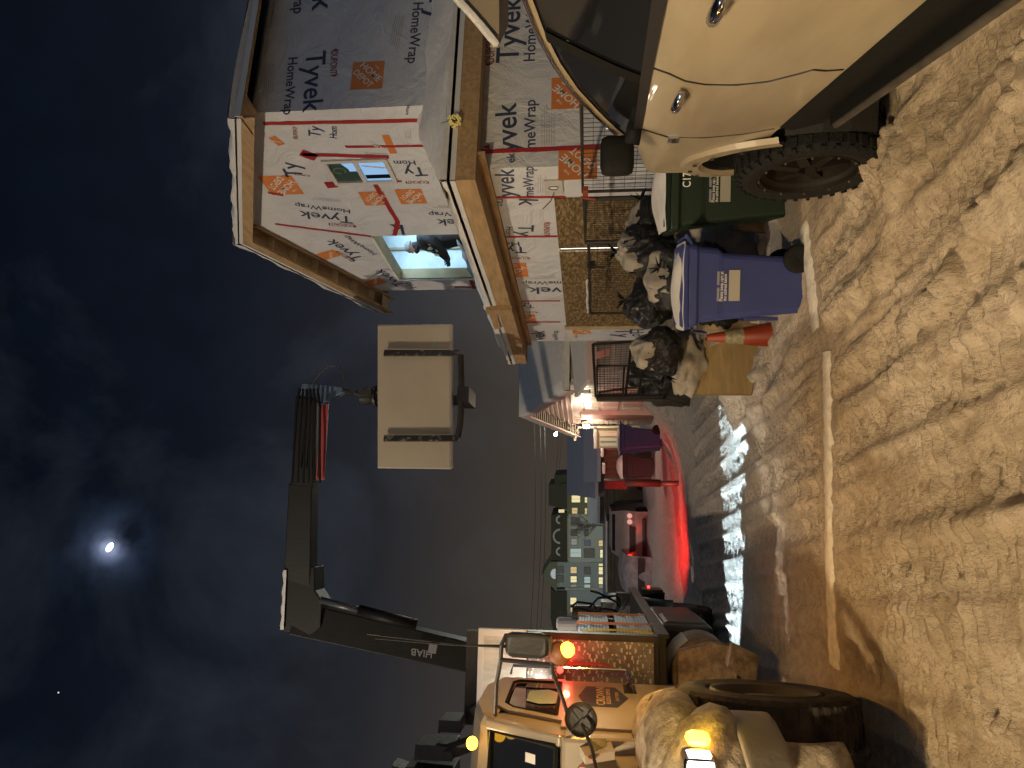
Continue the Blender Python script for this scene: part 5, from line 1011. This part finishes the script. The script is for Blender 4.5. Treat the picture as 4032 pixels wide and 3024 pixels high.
# ------------------------------------------------------------------ temporary mesh fences
m_pipe = mat('fence_pipe', (.045, .037, .028), .6, .3, var=.4); m_wire = mat('fence_wire', (.035, .030, .025), .6, .3)
def mesh_panel(label, a, b, c, d, nx, nz, rail=None, r=.021, name='mesh_fence', dgroup='temporary wire mesh fence panels'):
    "a,b top corners, c,d bottom corners (d under a)"
    a, b, c, d = map(Vector, (a, b, c, d)); o = local(name, label, 'fence', (d.x, d.y, d.z), 0, dgroup); OFF[o.name] = Vector(o.location)
    g = MB(); g.tube([a, b, c, d, a], r, m_pipe, 8)
    for q in (rail or []): g.tube([a+(d-a)*q, b+(c-b)*q], r*.8, m_pipe, 8)
    g.build('pipe_frame', o); g = MB()
    for i in range(1, nx): t_ = i/nx; g.tube([a+(b-a)*t_, d+(c-d)*t_], .0035, m_wire, 4, False)
    for j in range(1, nz): t_ = j/nz; g.tube([a+(d-a)*t_, b+(c-b)*t_], .0035, m_wire, 4, False)
    g.build('wire_mesh', o); return o
W4 = 4.25
q = lambda X, Y, w=W4: P(X, Y, w=w)
tp = lambda s, z, w=W4: (w, s, z)
f1 = mesh_panel('mesh fence panel nearest the car, behind its mirror', tp(5.6, 1.80, 4.6), tp(7.05, 1.80, 4.3), tp(7.05, .2, 4.3), tp(5.6, .2, 4.6), 26, 14, [.5])
f2 = mesh_panel('mesh fence panel in front of the right chipboard sheet', tp(7.12, 1.78), tp(8.15, 1.78), tp(8.15, .2), tp(7.12, .2), 20, 14, [.48], .026)
f3 = mesh_panel('mesh fence panel with snow on its top rail in front of the left chipboard sheet', tp(8.22, 1.74), tp(10.55, 1.72), tp(10.55, .2), tp(8.22, .2), 40, 14, None)
g = MB(); g.tube([tp(9.3+i*.1, 1.765+.006*math.sin(i), W4) for i in range(13)], [.016+.006*math.sin(i*2.1) for i in range(13)], m_snow, 6); g.build('rail_snow', f3)
g = MB(); g.box(W4-.04, W4+.04, 8.75, 8.83, 1.66, 1.76, m_black); g.tube([(W4-.03, 8.79, 1.70), (W4-.05, 8.79, 1.52)], .014, m_black, 6); g.build('panel_clamp', f3)
g = MB(); g.box(4.25, 4.31, 6.95, 7.1, 1.74, 1.80, mat('clamp_red', (.3, .06, .03), .6)); g.tube([(4.2, 7.0, 1.82), (4.2, 7.05, 1.66)], .015, mat('clamp_red', (.3, .06, .03), .6), 6); g.build('panel_clamp', f1)
# leaning panels at the left corner of the garage
Pd = lambda X, Y, d: P(X, Y, d=d)
f4 = mesh_panel('green mesh gate panel leaning against the garage corner, red notice on its rail', Pd(2335, 1356, 12.2), Pd(2345, 1560, 11.6), Pd(2625, 1560, 11.6), Pd(2700, 1330, 12.2), 22, 16, [.42, .6], .026)
g = MB(); n0 = Pd(2352, 1390, 11.9); n1 = Pd(2350, 1345, 12.1); g.poly([Pd(2345, 1415, 11.75), Pd(2348, 1385, 11.85), Pd(2402, 1375, 11.85), Pd(2400, 1400, 11.75)], mat('notice_pink', (.62, .30, .28), .6), (0, -.01, 0)); g.text('NOTICE', Pd(2385, 1400, 11.72), Pd(2385, 1380, 11.82), (0, 0, 1), m_red, hs=1); g.build('notice_board', f4, fix=False)
f5 = mesh_panel('dark mesh panel standing upright left of the leaning gate panel', Pd(2350, 1560, 11.9), Pd(2352, 1575, 11.3), Pd(2610, 1575, 11.3), Pd(2620, 1560, 11.9), 6, 10, None, .028)
f6 = mesh_panel('wire panel leaning with a diagonal brace over the black tarpaulin', Pd(2350, 1440, 12.5), Pd(2352, 1552, 12.2), Pd(2535, 1552, 12.2), Pd(2545, 1440, 12.5), 16, 14, [.55], .018)
g = MB(); g.tube([Pd(2355, 1545, 12.1), Pd(2530, 1520, 12.1)], .02, m_pipe, 7); g.build('diagonal_brace', f6)
_t = P(2640, 1448, d=11.9); TP = local('tarpaulin', 'black tarpaulin slumped over a heap under the leaning fence panels', 'tarpaulin', (_t.x, _t.y, 0)); g = MB(); a = Vector(TP.location)
m_tarp = mat('tarp', (.028, .025, .02), .5, bump=.8, bscale=5); g.ball((0, .6, .35), (.45, .5, .70), m_tarp, 60, 40, lambda d: 1+.35*noise.noise(d*1.7)-.18*abs(noise.noise(d*4))-.08*abs(noise.noise(d*9))); g.build('tarp_sheet', TP, smooth=True); g = MB(); g.tube([(-.65, -.05, .2), (-.55, -.1, .55), (-.2, -.2, .8), (.05, -.15, .9)], .015, m_wire, 6); g.build('tarp_rope', TP)
BM = sheet('long plank leaning over the tarpaulin beside the plywood', ((2508, 1418, 11.0), (2525, 1428, 11.0), (2720, 1408, 9.3), (2700, 1392, 9.3)), 'plank', m_lumber, .04)
# ------------------------------------------------------------------ neighbour's garage
NB = local('neighbour_garage', 'pink-lit clapboard garage with snowy roof and bright wall lantern, beyond the unfinished house', 'house', (4.35, 15.4, 0)); OFF[NB.name] = Vector((4.35, 15.4, 0))
n0 = P(2245, 1535, d=16.2); NX = n0.x+.32
ns0 = P(2245, 1550, w=n0.x).y; ns1 = P(2285, 1710, w=n0.x).y; pk = P(2085, 1645, w=n0.x); ez = 2.22
m_sid = mat('pink_siding', (.66, .50, .44), .6, var=.1); m_trim = mat('pink_trim', (.62, .45, .40), .5); m_gd = mat('garage_door', (.52, .36, .32), .5)
mid = (ns0+ns1)/2; pz_ = pk.z
mb = MB(); nrow = 9
for i in range(nrow):   # clapboards of the gable
    z0 = ez+(pz_-ez)*i/nrow; z1 = ez+(pz_-ez)*(i+1)/nrow; h0 = (ns1-ns0)/2*(1-i/nrow); h1 = (ns1-ns0)/2*(1-(i+1)/nrow); mb.poly([(NX-.07, mid-h0, z0), (NX-.07, mid+h0, z0), (NX, mid+h1, z1), (NX, mid-h1, z1)], m_sid, (.1, 0, 0)); mb.poly([(NX-.075, mid-h0, z0-.012), (NX-.075, mid+h0, z0-.012), (NX-.075, mid+h0, z0+.012), (NX-.075, mid-h0, z0+.012)], m_trim, (.02, 0, 0))
mb.build('gable_siding', NB)
mb = MB()
for i in range(18):
    z0 = -.3+(ez+.3)*i/18; z1 = -.3+(ez+.3)*(i+1)/18
    for (sa, sb) in ((ns0, ns0+.35), (ns1-.75, ns1)): mb.poly([(NX-.025, sa, z0), (NX-.025, sb, z0), (NX, sb, z1), (NX, sa, z1)], m_sid, (.1, 0, 0))
mb.box(NX, NX+6, ns0, ns0+.1, -.3, ez, m_sid); mb.box(NX+.02, NX+.1, ns0, ns1, 1.95, ez, m_sid); mb.build('front_siding', NB)
d0, d1 = ns0+.4, ns1-1.35
mb = MB(); mb.box(NX+.06, NX+.1, d0, d1, -.3, 1.95, m_gd); gd = mb.build('garage_door', NB); npn = 7
mb = MB(); g = MB(); m_gw = mat('warm_pane', (.3, .25, .2), .2, emis=(1, .85, .55), estr=.35)
for i in range(npn):
    a = d0+(d1-d0)*(i+.12)/npn; b = d0+(d1-d0)*(i+.88)/npn
    for z0, z1 in ((-.2, .3), (.42, .88), (1.0, 1.42)): mb.box(NX+.03, NX+.062, a, b, z0, z1, m_gd)
    g.box(NX+.045, NX+.062, a, b, 1.52, 1.88, m_gw); mb.box(NX+.035, NX+.05, (a+b)/2-.015, (a+b)/2+.015, 1.5, 1.9, m_trim); mb.box(NX+.036, NX+.051, a, b, 1.69, 1.71, m_trim)
mb.build('door_panel', gd, bevel=.01); g.build('door_window', gd)
mb = MB(); mb.box(NX-.06, NX+.06, d1+.02, d1+.55, -.3, 2.0, mat('pink_pillar', (.50, .27, .24), .6)); mb.build('pillar', NB)
mb = MB(); mb.tube([(NX-.45, ns1+.25, ez-.02), (NX-.1, ns1+.05, ez-.12), (NX-.08, ns1-.02, .35), (NX-.3, ns1-.02, .2)], .04, mat('cream_pipe', (.62, .55, .40), .5), 8); mb.build('downpipe', NB)
osv = .32; sl = (pz_-ez)/((ns1-ns0)/2); m_sofr = mat('ribbed_soffit', (.62, .53, .44), .5)
mb = MB()
mb.poly([(NX-osv, mid, pz_+.12), (NX-osv, ns0-.3, ez+.12-.3*sl), (NX+7, ns0-.3, ez+.12-.3*sl), (NX+7, mid, pz_+.12)], m_dark, (0, 0, .03)); mb.poly([(NX-osv, mid, pz_+.12), (NX-osv, ns1+.3, ez+.12-.3*sl), (NX+7, ns1+.3, ez+.12-.3*sl), (NX+7, mid, pz_+.12)], m_dark, (0, 0, .03)); mb.build('roof', NB)
mb = MB()
for sa, sb in ((ns0-.32, mid), (mid, ns1+.32)):
    rows = []
    for i in range(15):
        s_ = sa+(sb-sa)*i/14; zz = pz_+.15-abs(s_-mid)*sl; e = .15*(1-max(0, (abs(s_-mid)-(mid-ns0))/.32)**2 if abs(s_-mid) > (mid-ns0) else 1); rows.append([(NX-osv-.03, s_, zz)]+[(NX-osv-.03+.02+x, s_, zz+.13+.02*math.sin(x+i*.4)) for x in (0, .3, 1, 2.5, 5, 7)])
    mb.grid(rows, m_snow)
mb.poly([(NX-osv, ns0-.32, ez+.0-.3*sl+.14), (NX+7, ns0-.32, ez-.3*sl+.14), (NX+7, ns0-.31, ez-.3*sl+.30), (NX-osv, ns0-.31, ez-.3*sl+.30)], m_snow); mb.build('roof_snow', NB, smooth=True)
for sa, sb, nm in ((ns0-.3, mid, 'barge_board'), (mid, ns1+.3, 'barge_board')):
    mb = MB(); za = pz_+.12-abs(sa-mid)*sl; zb = pz_+.12-abs(sb-mid)*sl; mb.poly([(NX-osv-.03, sa, za-.16), (NX-osv-.03, sa, za+.03), (NX-osv-.03, sb, zb+.03), (NX-osv-.03, sb, zb-.16)], m_trim, (.04, 0, 0)); mb.build(nm, NB)
mb = MB()
for i in range(26):
    s_ = mid+.1+(ns1+.25-mid-.1)*i/26; zz = pz_-.02-abs(s_-mid)*sl; mb.box(NX-osv+.02, NX-.03, s_, s_+.07, zz-.05, zz-.035, m_sofr)
mb.build('ribbed_soffit', NB)
mb = MB(); mb.box(NX-.1, NX+6.5, ns0-.42, ns0-.3, ez-.3*sl-.04, ez-.3*sl+.10, mat('gutter', (.28, .25, .20), .5)); mb.build('gutter', NB)
def lantern(s_, on):
    mb = MB(); z = 1.88; mb.box(NX-.05, NX-.02, s_-.04, s_+.04, z-.05, z+.12, m_black); mb.tube([(NX-.04, s_, z+.08), (NX-.14, s_, z+.16), (NX-.2, s_, z+.10)], .014, m_black, 6); mb.lathe((NX-.2, s_, z+.10), (0, 0, -1), [(-.03, .01), (0, .02), (.03, .09), (.04, .06)], m_black, 8); mb.lathe((NX-.2, s_, z-.12), (0, 0, -1), [(0, .05), (.02, .05), (.03, .01)], m_black, 8)
    o = mb.build('lantern', NB); g = MB(); g.lathe((NX-.2, s_, z+.06), (0, 0, -1), [(0, .055), (.18, .045)], mat('lantern_lit', (1, 1, 1), emis=(1, .93, .72), estr=22 if on else 1) if on else mat('lantern_off', (.3, .28, .25), .2, emis=(1, .9, .7), estr=.15), 8); g.build('lantern_glass', o)
lantern(d1+.85, True); lantern(d0-.18, False)
lamp('lantern_glow', 'POINT', (NX-.42, d1+.85, 1.82), 38, (1, .86, .62), NB, size=.08)
lamp('lantern_glow', 'POINT', (NX-.35, (d0+d1)/2+.3, 1.95), 34, (1, .88, .66), NB, size=.08)
# neighbouring lower bay, seen over the leaning panels
mb = MB(); a = P(2290, 1380, d=14.9); mb.box(NX-.25, NX+2.2, ns0-1.5, ns0-.5, -.3, 1.75, mat('bay_wall', (.42, .34, .30), .6)); mb.poly([(NX-.5, ns0-1.7, 1.72), (NX+2.2, ns0-1.7, 1.72), (NX+2.2, ns0-.35, 2.25), (NX-.5, ns0-.35, 2.0)], m_snow, (0, 0, .08)); mb.box(NX-.5, NX+2.2, ns0-1.75, ns0-1.7, 1.60, 1.80, m_trim); mb.build('porch_bay', NB)
# cream shed, bins and fence beyond
def cbox(mb, X0, X1, Y0, Y1, d, dep, mt):
    "a block seen between photo columns Y0..Y1 and heights X0..X1 at distance d, dep metres deep"
    p0 = P(X1, Y1, d=d); p1 = P(X1, Y0, d=d); p2 = P(X0, Y0, d=d); p3 = P(X0, Y1, d=d); mb.poly([p0, p1, p2, p3], mt, F3*dep)
def block(name, label, cat, X0, X1, Y0, Y1, d, dep, mt, group=None, base=None):
    c = P(X1, (Y0+Y1)/2, d=d); o = local(name, label, cat, c, 0, group); OFF[o.name] = Vector(c); return o
m_cream = mat('cream_siding', (.60, .54, .38), .6)
SH = block('garden_shed', 'small cream panelled shed lit by the wall lantern', 'shed', 2345, 2450, 1697, 1764, 19, 1, m_cream)
mb = MB(); cbox(mb, 2350, 2560, 1697, 1764, 19, 1.2, m_cream); mb.build('shed_body', SH); mb = MB()
for y0 in (1703, 1723, 1743): cbox(mb, 2362, 2430, y0, y0+14, 18.96, .05, m_trim if False else mat('cream_light', (.68, .62, .46), .6))
mb.build('shed_panel', SH); mb = MB(); cbox(mb, 2338, 2352, 1692, 1768, 18.9, 1.4, m_snow); mb.build('shed_snow', SH, bevel=.03)
cb = P(2600, 1733, d=17.6); bin_('recycling_bin', 'blue wheeled bin in front of the cream shed', (cb.x, cb.y, cb.z+.0), -YAW+.3, (.022, .055, .19), .06, text=False, H_=1.0)
g = bpy.context.scene.objects; mb = MB()
cb = P(2570, 1838, d=19.5); BK = bin_('rubbish_bin', 'dark bin with a thick snow cap against the brown board fence', (cb.x, cb.y, cb.z), -YAW+.2, (.022, .020, .028), .16, text=False, parts=False, W_=.60, D_=.68, H_=.80)
cb = P(2532, 1948, d=24); bin_('garden_waste_bin', 'small green bin standing beyond the square post', (cb.x, cb.y, cb.z), -YAW+.4, (.02, .045, .025), .0, text=False, W_=.6, H_=.95)
FN = block('board_fence', 'brown vertical board fence between the cream shed and the post', 'fence', 2370, 2560, 1764, 1890, 20.5, .1, None)
m_fb = mat('fence_board', (.13, .055, .028), .7, var=.35, vscale=3, bump=.3); mb = MB()
for i in range(12): cbox(mb, 2378+3*math.sin(i*2), 2590, 1764+i*10.7, 1764+i*10.7+9.8, 20.5+.02*(i % 2), .03, m_fb)
mb.build('fence_boards', FN); mb = MB(); cbox(mb, 2366, 2378, 1760, 1800, 20.4, .3, m_snow); cbox(mb, 2372, 2384, 1826, 1866, 20.4, .3, m_snow); mb.build('fence_snow', FN, bevel=.02)
PO = block('street_post', 'rusty square post with a round lower tube beside the road', 'post', 2380, 2700, 1890, 1925, 13.4, .1, None)
mb = MB(); cbox(mb, 2380, 2470, 1893, 1927, 16.0, .35, mat('post_box', (.085, .06, .045), .6, var=.4, vscale=12)); mb.build('post_head', PO, bevel=.01); mb = MB(); a = P(2690, 1904, d=14.3); mb.tube([a-Z3*.1, P(2600, 1903, d=14.3)], .055, m_gal, 12); mb.tube([P(2600, 1903, d=14.3), P(2460, 1900, d=14.3)], .075, m_rust, 12); mb.build('post_tube', PO, smooth=True)
# snow-roofed buildings behind
HS = block('snow_roofed_house', 'low house whose plain grey snow roof rises behind the shed', 'house', 2230, 2360, 1690, 1960, 34, 6, None)
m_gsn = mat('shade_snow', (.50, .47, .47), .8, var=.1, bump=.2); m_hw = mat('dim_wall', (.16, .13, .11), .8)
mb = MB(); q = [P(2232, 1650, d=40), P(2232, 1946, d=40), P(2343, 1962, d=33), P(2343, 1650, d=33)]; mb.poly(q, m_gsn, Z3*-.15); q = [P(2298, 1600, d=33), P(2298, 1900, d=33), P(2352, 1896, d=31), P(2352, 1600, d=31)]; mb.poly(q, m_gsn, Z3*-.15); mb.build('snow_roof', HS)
mb = MB(); cbox(mb, 2345, 2460, 1600, 1955, 34, 5, m_hw); mb.build('house_wall', HS)
HS2 = block('snow_roofed_house', 'lower outbuilding with a lilac-grey snow roof left of the post', 'house', 2300, 2380, 1955, 2065, 44, 5, None)
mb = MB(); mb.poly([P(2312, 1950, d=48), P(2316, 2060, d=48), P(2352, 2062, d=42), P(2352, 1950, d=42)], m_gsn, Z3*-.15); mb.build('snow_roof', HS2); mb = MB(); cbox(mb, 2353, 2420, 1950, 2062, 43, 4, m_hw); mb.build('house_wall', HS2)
# roadside skips with chevron boards
m_skip = mat('skip_steel', (.085, .065, .045), .7, .1, var=.5, vscale=2, bump=.4, bscale=6, stretch=(1, 1, 4)); m_chev = mat('chevron', (.42, .33, .12), .6)
for lab, X0, X1, Y0, Y1, d in (('dark roadside skip with diagonal yellow chevrons, right one', 2388, 2450, 1927, 2050, 27), ('long snow-dusted skip with faded chevrons behind the silver car', 2388, 2462, 2052, 2335, 26)):
    o = block('roadside_skip', lab, 'skip', X0, X1, Y0, Y1, d, 2, None); mb = MB(); cbox(mb, X0, X1, Y0, Y1, d, 2, m_skip); cbox(mb, X0-2, X0+4, Y0, Y1, d-.05, 2.1, m_snow if Y1 > 2300 else m_skip); mb.build('skip_body', o, bevel=.04)
    mb = MB()
    for k in range(8):
        y = (1978 if Y1 < 2100 else 2115)+k*9.5; x = 2430 if Y1 < 2100 else 2438; a = [P(x+4, y+5, d=d-.02), P(x+4, y, d=d-.02), P(x-4, y-5, d=d-.02), P(x-4, y, d=d-.02)]; mb.poly(a, m_chev, F3*.01)
    mb.build('chevron_board', o)
    mb = MB()
    for k in range(4): cbox(mb, X0+12+k*15, X0+15+k*15, Y0+3, Y1-3, d-.04, .04, m_skip)
    mb.build('skip_rib', o)
# silver car with lit tail lamps
ca = P(2585, 2125, d=21.5); CR = local('parked_car', 'grey saloon seen from behind with red tail lamps, beyond the truck', 'car', ca, -YAW); m_sc = mat('grey_car', (.36, .29, .25), .35, .2, coat=.3, var=.2)
mb = MB(); sec = [(0, .28), (-.02, .55), (.03, .78), (.12, .92)]; rows = []
for k in range(-6, 7):
    a = k/6; x = .80*a; yb = .16*a*a; rows.append([(x, yb+y, z-.03*a*a) for y, z in sec]+[(x*.94, .55, .98), (x*.8, 1.0, 1.3), (x*.78, 2.2, 1.34), (x*.8, 3.2, .98), (x*.95, 4.2, .8), (x*.95, 4.3, .3)])
mb.grid(rows, m_sc); mb.build('car_body', CR, smooth=True)
mb = MB(); mb.poly([(-.42, -.035, .80), (.42, -.035, .80), (.34, -.035, .62), (-.34, -.035, .62)], m_black, (0, .03, 0)); mb.build('boot_recess', CR); mb = MB(); mb.box(-.62, .62, -.06, .05, .30, .42, m_black); mb.build('rear_bumper', CR, bevel=.03)
mb = MB(); mb.poly([(-.62, .60, 1.01), (.62, .60, 1.01), (.56, .96, 1.27), (-.56, .96, 1.27)], m_glass, (0, .01, .01)); mb.build('rear_window', CR)
m_tl = mat('tail_red', (1, .03, .02), emis=(1, .03, .02), estr=2.2); m_tw = mat('tail_pale', (.6, .4, .35), .3, emis=(1, .5, .4), estr=.5)
for s_, mt in ((-1, m_tl), (1, m_tw)):
    for k in (0, 1): mb = MB(); mb.lathe((s_*(.52+.17*k), -.03+.05*k, .79), (0, -1, 0), [(0, .078), (.02, .075), (.022, .045), (.012, .04), (.012, 0)], mt, 18); mb.build('tail_lamp', CR)
for x in (-.7, .7): mb = MB(); mb.lathe((x, .7, .28), (1, 0, 0), [(-.1, .0), (-.1, .3), (.1, .3), (.1, 0)], m_rubber, 20); mb.build('wheel', CR)
ca2 = P(2575, 2272, d=20.5); CS_ = local('parked_car', 'car buried under snow between the silver car and the truck', 'car', ca2, -YAW+.1); mb = MB()
rows = []
for k in range(-6, 7):
    a = k/6; rows.append([(.55*a, .1*a*a+y, z*(1-.10*a*a)) for y, z in ((0, 0), (-.02, .5), (.08, .78), (.5, .86), (1.0, .95), (2.2, .98), (3.2, .7), (4, .5), (4.1, 0))])
mb.grid(rows, mat('car_snow', (.30, .27, .28), .8, var=.4, vscale=4, bump=.5)); mb.build('snow_cover', CS_, smooth=True, subsurf=1); mb = MB(); mb.box(-.5, .5, .0, .1, .25, .45, m_black); mb.build('rear_bumper', CS_)
# ------------------------------------------------------------------ terrace of far houses
D = 112; m_wina = {k: mat('win_'+k, (.05, .05, .05), .2, emis=e, estr=s_) for k, e, s_ in (('lit', (1, .86, .45), .85), ('warm', (1, .74, .34), .6), ('cool', (.72, .90, .80), .45), ('pale', (.75, .72, .58), .30), ('dim', (.40, .38, .30), .12), ('blue', (.4, .5, .7), .14))}
def terr(label, walls, roofs, wins, extra=None):
    X1 = max(w[1] for w in walls); y0 = min(w[2] for w in walls); y1 = max(w[3] for w in walls); c = P(2372, (y0+y1)/2, d=D); o = local('terrace_house', label, 'house', c, 0, 'row of far townhouses'); OFF[o.name] = Vector(c)
    for i, w in enumerate(walls): mb = MB(); cbox(mb, w[0], w[1], w[2], w[3], D+(.3*i), 8, w[4]); mb.build('wall', o)
    for r in roofs: mb = MB(); mb.poly([P(x, y, d=D-.6) for x, y in r[0]], r[1], F3*7); mb.build('roof', o)
    for (X0, X1_, Y0, Y1, k) in wins:
        mb = MB(); m_fr = mat('far_frame', (.22, .20, .14), .6); cbox(mb, X0-1.5, X1_+1.5, Y0-1.5, Y1+1.5, D-.12, .1, m_fr); w_ = mb.build('window', o); g = MB(); ym = (Y0+Y1)/2
        cbox(g, X0, X1_, Y0, ym-.6, D-.16, .03, m_wina[k]); cbox(g, X0, X1_, ym+.6, Y1, D-.16, .03, m_wina[k]); g.build('pane', w_)
    if extra: extra(o)
m_fo = mat('far_olive', (.34, .31, .17), .9); m_fg = mat('far_grey', (.62, .65, .56), .9); m_fc = mat('far_cream', (.85, .80, .62), .9); m_fk = mat('far_dark', (.12, .10, .055), .9); m_fb2 = mat('far_brown', (.24, .21, .14), .9); m_ftrim = mat('far_trim', (.88, .85, .7), .8)
z1 = lambda a, b, c, d, k, yo=1750: (2150+a*.211, 2150+b*.211, yo+c*.211, yo+d*.211, k)
terr('dark olive townhouse at the right end of the far row with stepped roof', [(2232, 2400, 1925, 2025, m_fo), (2215, 2400, 1960, 2010, m_fg)],
     [([(2160, 1910), (2160, 1990), (2232, 2004), (2232, 1895)], m_fk), ([(2183, 1872), (2183, 1905), (2232, 1905), (2232, 1868)], m_fk)],
     [z1(*q) for q in ((235, 340, 950, 1055, 'lit'), (235, 340, 1215, 1270, 'lit'), (480, 635, 955, 1080, 'lit'), (485, 585, 1185, 1290, 'warm'), (725, 765, 990, 1085, 'lit'), (725, 765, 1190, 1300, 'warm'), (1010, 1060, 1010, 1090, 'dim'))])
def arches(o):
    for cx, cy, r in ((2205, 2047, 9), (2205, 2112, 20), (2205, 2172, 9)):
        mb = MB(); n = 16
        for s_ in range(n):
            a, b = math.pi*s_/n, math.pi*(s_+1)/n; p_ = lambda t, q: P(cx-q*math.sin(t)*1.1, cy-q*math.cos(t)*1.15, d=D-.8)
            mb.poly([p_(a, r), p_(b, r), p_(b, r+6), p_(a, r+6)], m_ftrim, F3*.3)
        mb.build('arched_hood', o)
    mb = MB()
    for y in (2049, 2064, 2080, 2118, 2146, 2192, 2210): cbox(mb, 2245, 2330, y, y+4, D-.1, .1, m_ftrim)
    for x in (2240, 2284): cbox(mb, x, x+4, 2030, 2215, D-.14, .1, m_ftrim)
    mb.build('pilaster', o)
terr('pale townhouse with three arched roof hoods in the middle of the far row', [(2238, 2400, 2022, 2215, m_fc), (2286, 2400, 2075, 2150, m_fb2), (2200, 2240, 2030, 2205, m_fc)],
     [([(2170, 2030), (2170, 2203), (2232, 2213), (2232, 2018)], m_fk)],
     [z1(465, 640, 1370, 1515, 'dim')]+[z1(*q, yo=2050) for q in ((465, 580, 160, 275, 'dim'), (470, 580, 345, 450, 'pale'), (455, 655, 525, 680, 'cool'), (710, 900, 525, 685, 'dim'), (720, 785, 165, 280, 'dim'), (715, 825, 370, 460, 'blue'), (985, 1125, 370, 475, 'warm'), (1010, 1150, 545, 690, 'lit'), (215, 340, 170, 255, 'pale'), (215, 325, 345, 430, 'dim'), (215, 345, 550, 630, 'dim'))], arches)
def roundel(o):
    mb = MB(); n = 14; pts = [P(2187-19*math.sin(math.pi*k/n), 2260-20*math.cos(math.pi*k/n), d=D-.7) for k in range(n+1)]; mb.poly(pts, mat('round_light', (.5, .5, .5), emis=(.6, .66, .72), estr=.45), F3*.2); mb.build('round_window', o)
terr('tall gabled grey-green townhouse with a half-round attic light', [(2190, 2400, 2212, 2312, m_fg), (2240, 2400, 2312, 2332, m_ftrim)],
     [([(2130, 2268), (2192, 2330), (2192, 2312), (2192, 2212), (2165, 2215)], m_fo)],
     [z1(*q, yo=2050) for q in ((205, 320, 855, 970, 'dim'), (205, 320, 1025, 1140, 'dim'), (460, 570, 865, 980, 'warm'), (460, 570, 1040, 1150, 'lit'), (715, 825, 870, 990, 'dim'), (715, 825, 1050, 1165, 'cool'), (985, 1125, 870, 1000, 'lit'), (985, 1125, 1060, 1185, 'lit'), (985, 1125, 805, 845, 'lit'), (460, 570, 1195, 1235, 'pale'), (715, 825, 1195, 1250, 'cool'), (985, 1125, 1205, 1255, 'pale'))], roundel)
terr('low-roofed townhouse at the left end of the far row, next to the truck', [(2190, 2400, 2325, 2510, m_fg), (2225, 2260, 2312, 2345, m_ftrim)],
     [([(2168, 2318), (2168, 2440), (2190, 2520), (2232, 2520), (2232, 2330), (2190, 2330)], m_fk)],
     [z1(*q, yo=2050) for q in ((195, 305, 1435, 1550, 'pale'), (455, 565, 1440, 1560, 'lit'), (195, 305, 1610, 1700, 'warm'), (455, 545, 1620, 1700, 'warm'), (180, 300, 1920, 1990, 'pale'), (455, 560, 1850, 1950, 'warm'))])
# bare dark trees, street lamp and wires
m_bark = mat('bark', (.03, .024, .018), .9)
for (X, Y, d, h, lab) in ((2160, 2470, 60, 3.4, 'bare shrubby tree between the far houses and the truck'), (2250, 2070, 70, 3.6, 'thin bare tree before the arched townhouse')):
    b0_ = P(2400, Y, d=d); o = local('bare_tree', lab, 'tree', (b0_.x, b0_.y, 0)); rn = random.Random(int(X)); mb = MB(); tb = MB(); H_ = P(X, Y, d=d).z; tb.tube([(0, 0, 0), (.05, 0, H_*.4), (0, .05, H_*.7)], [.12, .08, .04], m_bark, 6)
    for k in range(70):
        z_ = H_*rn.uniform(.3, .8); a = rn.uniform(0, 6.3); l = rn.uniform(.4, 1.3); p1 = Vector((math.cos(a)*l, math.sin(a)*l, z_+l*.9)); mb.tube([(0, 0, z_), p1*.6+Vector((0, 0, z_*.4-.1)), p1], [.03, .02, .008], m_bark, 4)
        for m__ in range(3): q = p1+Vector((rn.gauss(0, .3), rn.gauss(0, .3), rn.gauss(.2, .2))); mb.tube([p1*.9+Vector((0, 0, z_*.1)), q], [.012, .005], m_bark, 3)
    tb.build('trunk', o); mb.build('crown', o)
lp = P(2187, 1711, d=60); o = local('street_lamp', 'distant street lamp with a small bluish-white light above the shed', 'lamp', (lp.x, lp.y, 0)); mb = MB(); mb.tube([(0.9, 0, 0), (.9, 0, lp.z-.5), (.5, 0, lp.z-.1), (0, 0, lp.z)], .06, m_dark, 6); mb.build('lamp_pole', o); mb = MB(); mb.ball((0, 0, lp.z), .16, mat('far_lamp', (1, 1, 1), emis=(.75, .85, 1), estr=12), 10, 6); mb.build('lamp_head', o)
for i, (x0, x1) in enumerate(((2085, 2088), (2107, 2112), (2125, 2128), (2180, 2184), (2192, 2195))):
    a = P(x0, 1200, d=55); b = P(x1, 2500 if i < 3 else 1900, d=75); mb = MB(); mb.tube([a+(b-a)*t_+Z3*(-.5*math.sin(math.pi*t_)) for t_ in np.linspace(0, 1, 14)], .022, mat('wire', (.012, .011, .010), .8, spec=.1), 4); o = mb.build('overhead_wire'); tag(o, 'overhead wires strung across the dark sky above the far roofs', 'wire', 'overhead wires above the far roofs')
lamp('street_lamp_glow', 'POINT', (lp.x, lp.y, lp.z-.4), 10000, (.92, 1, .84), None, size=.2)
# a dark hedge behind everything and a thin snow-laden bush line
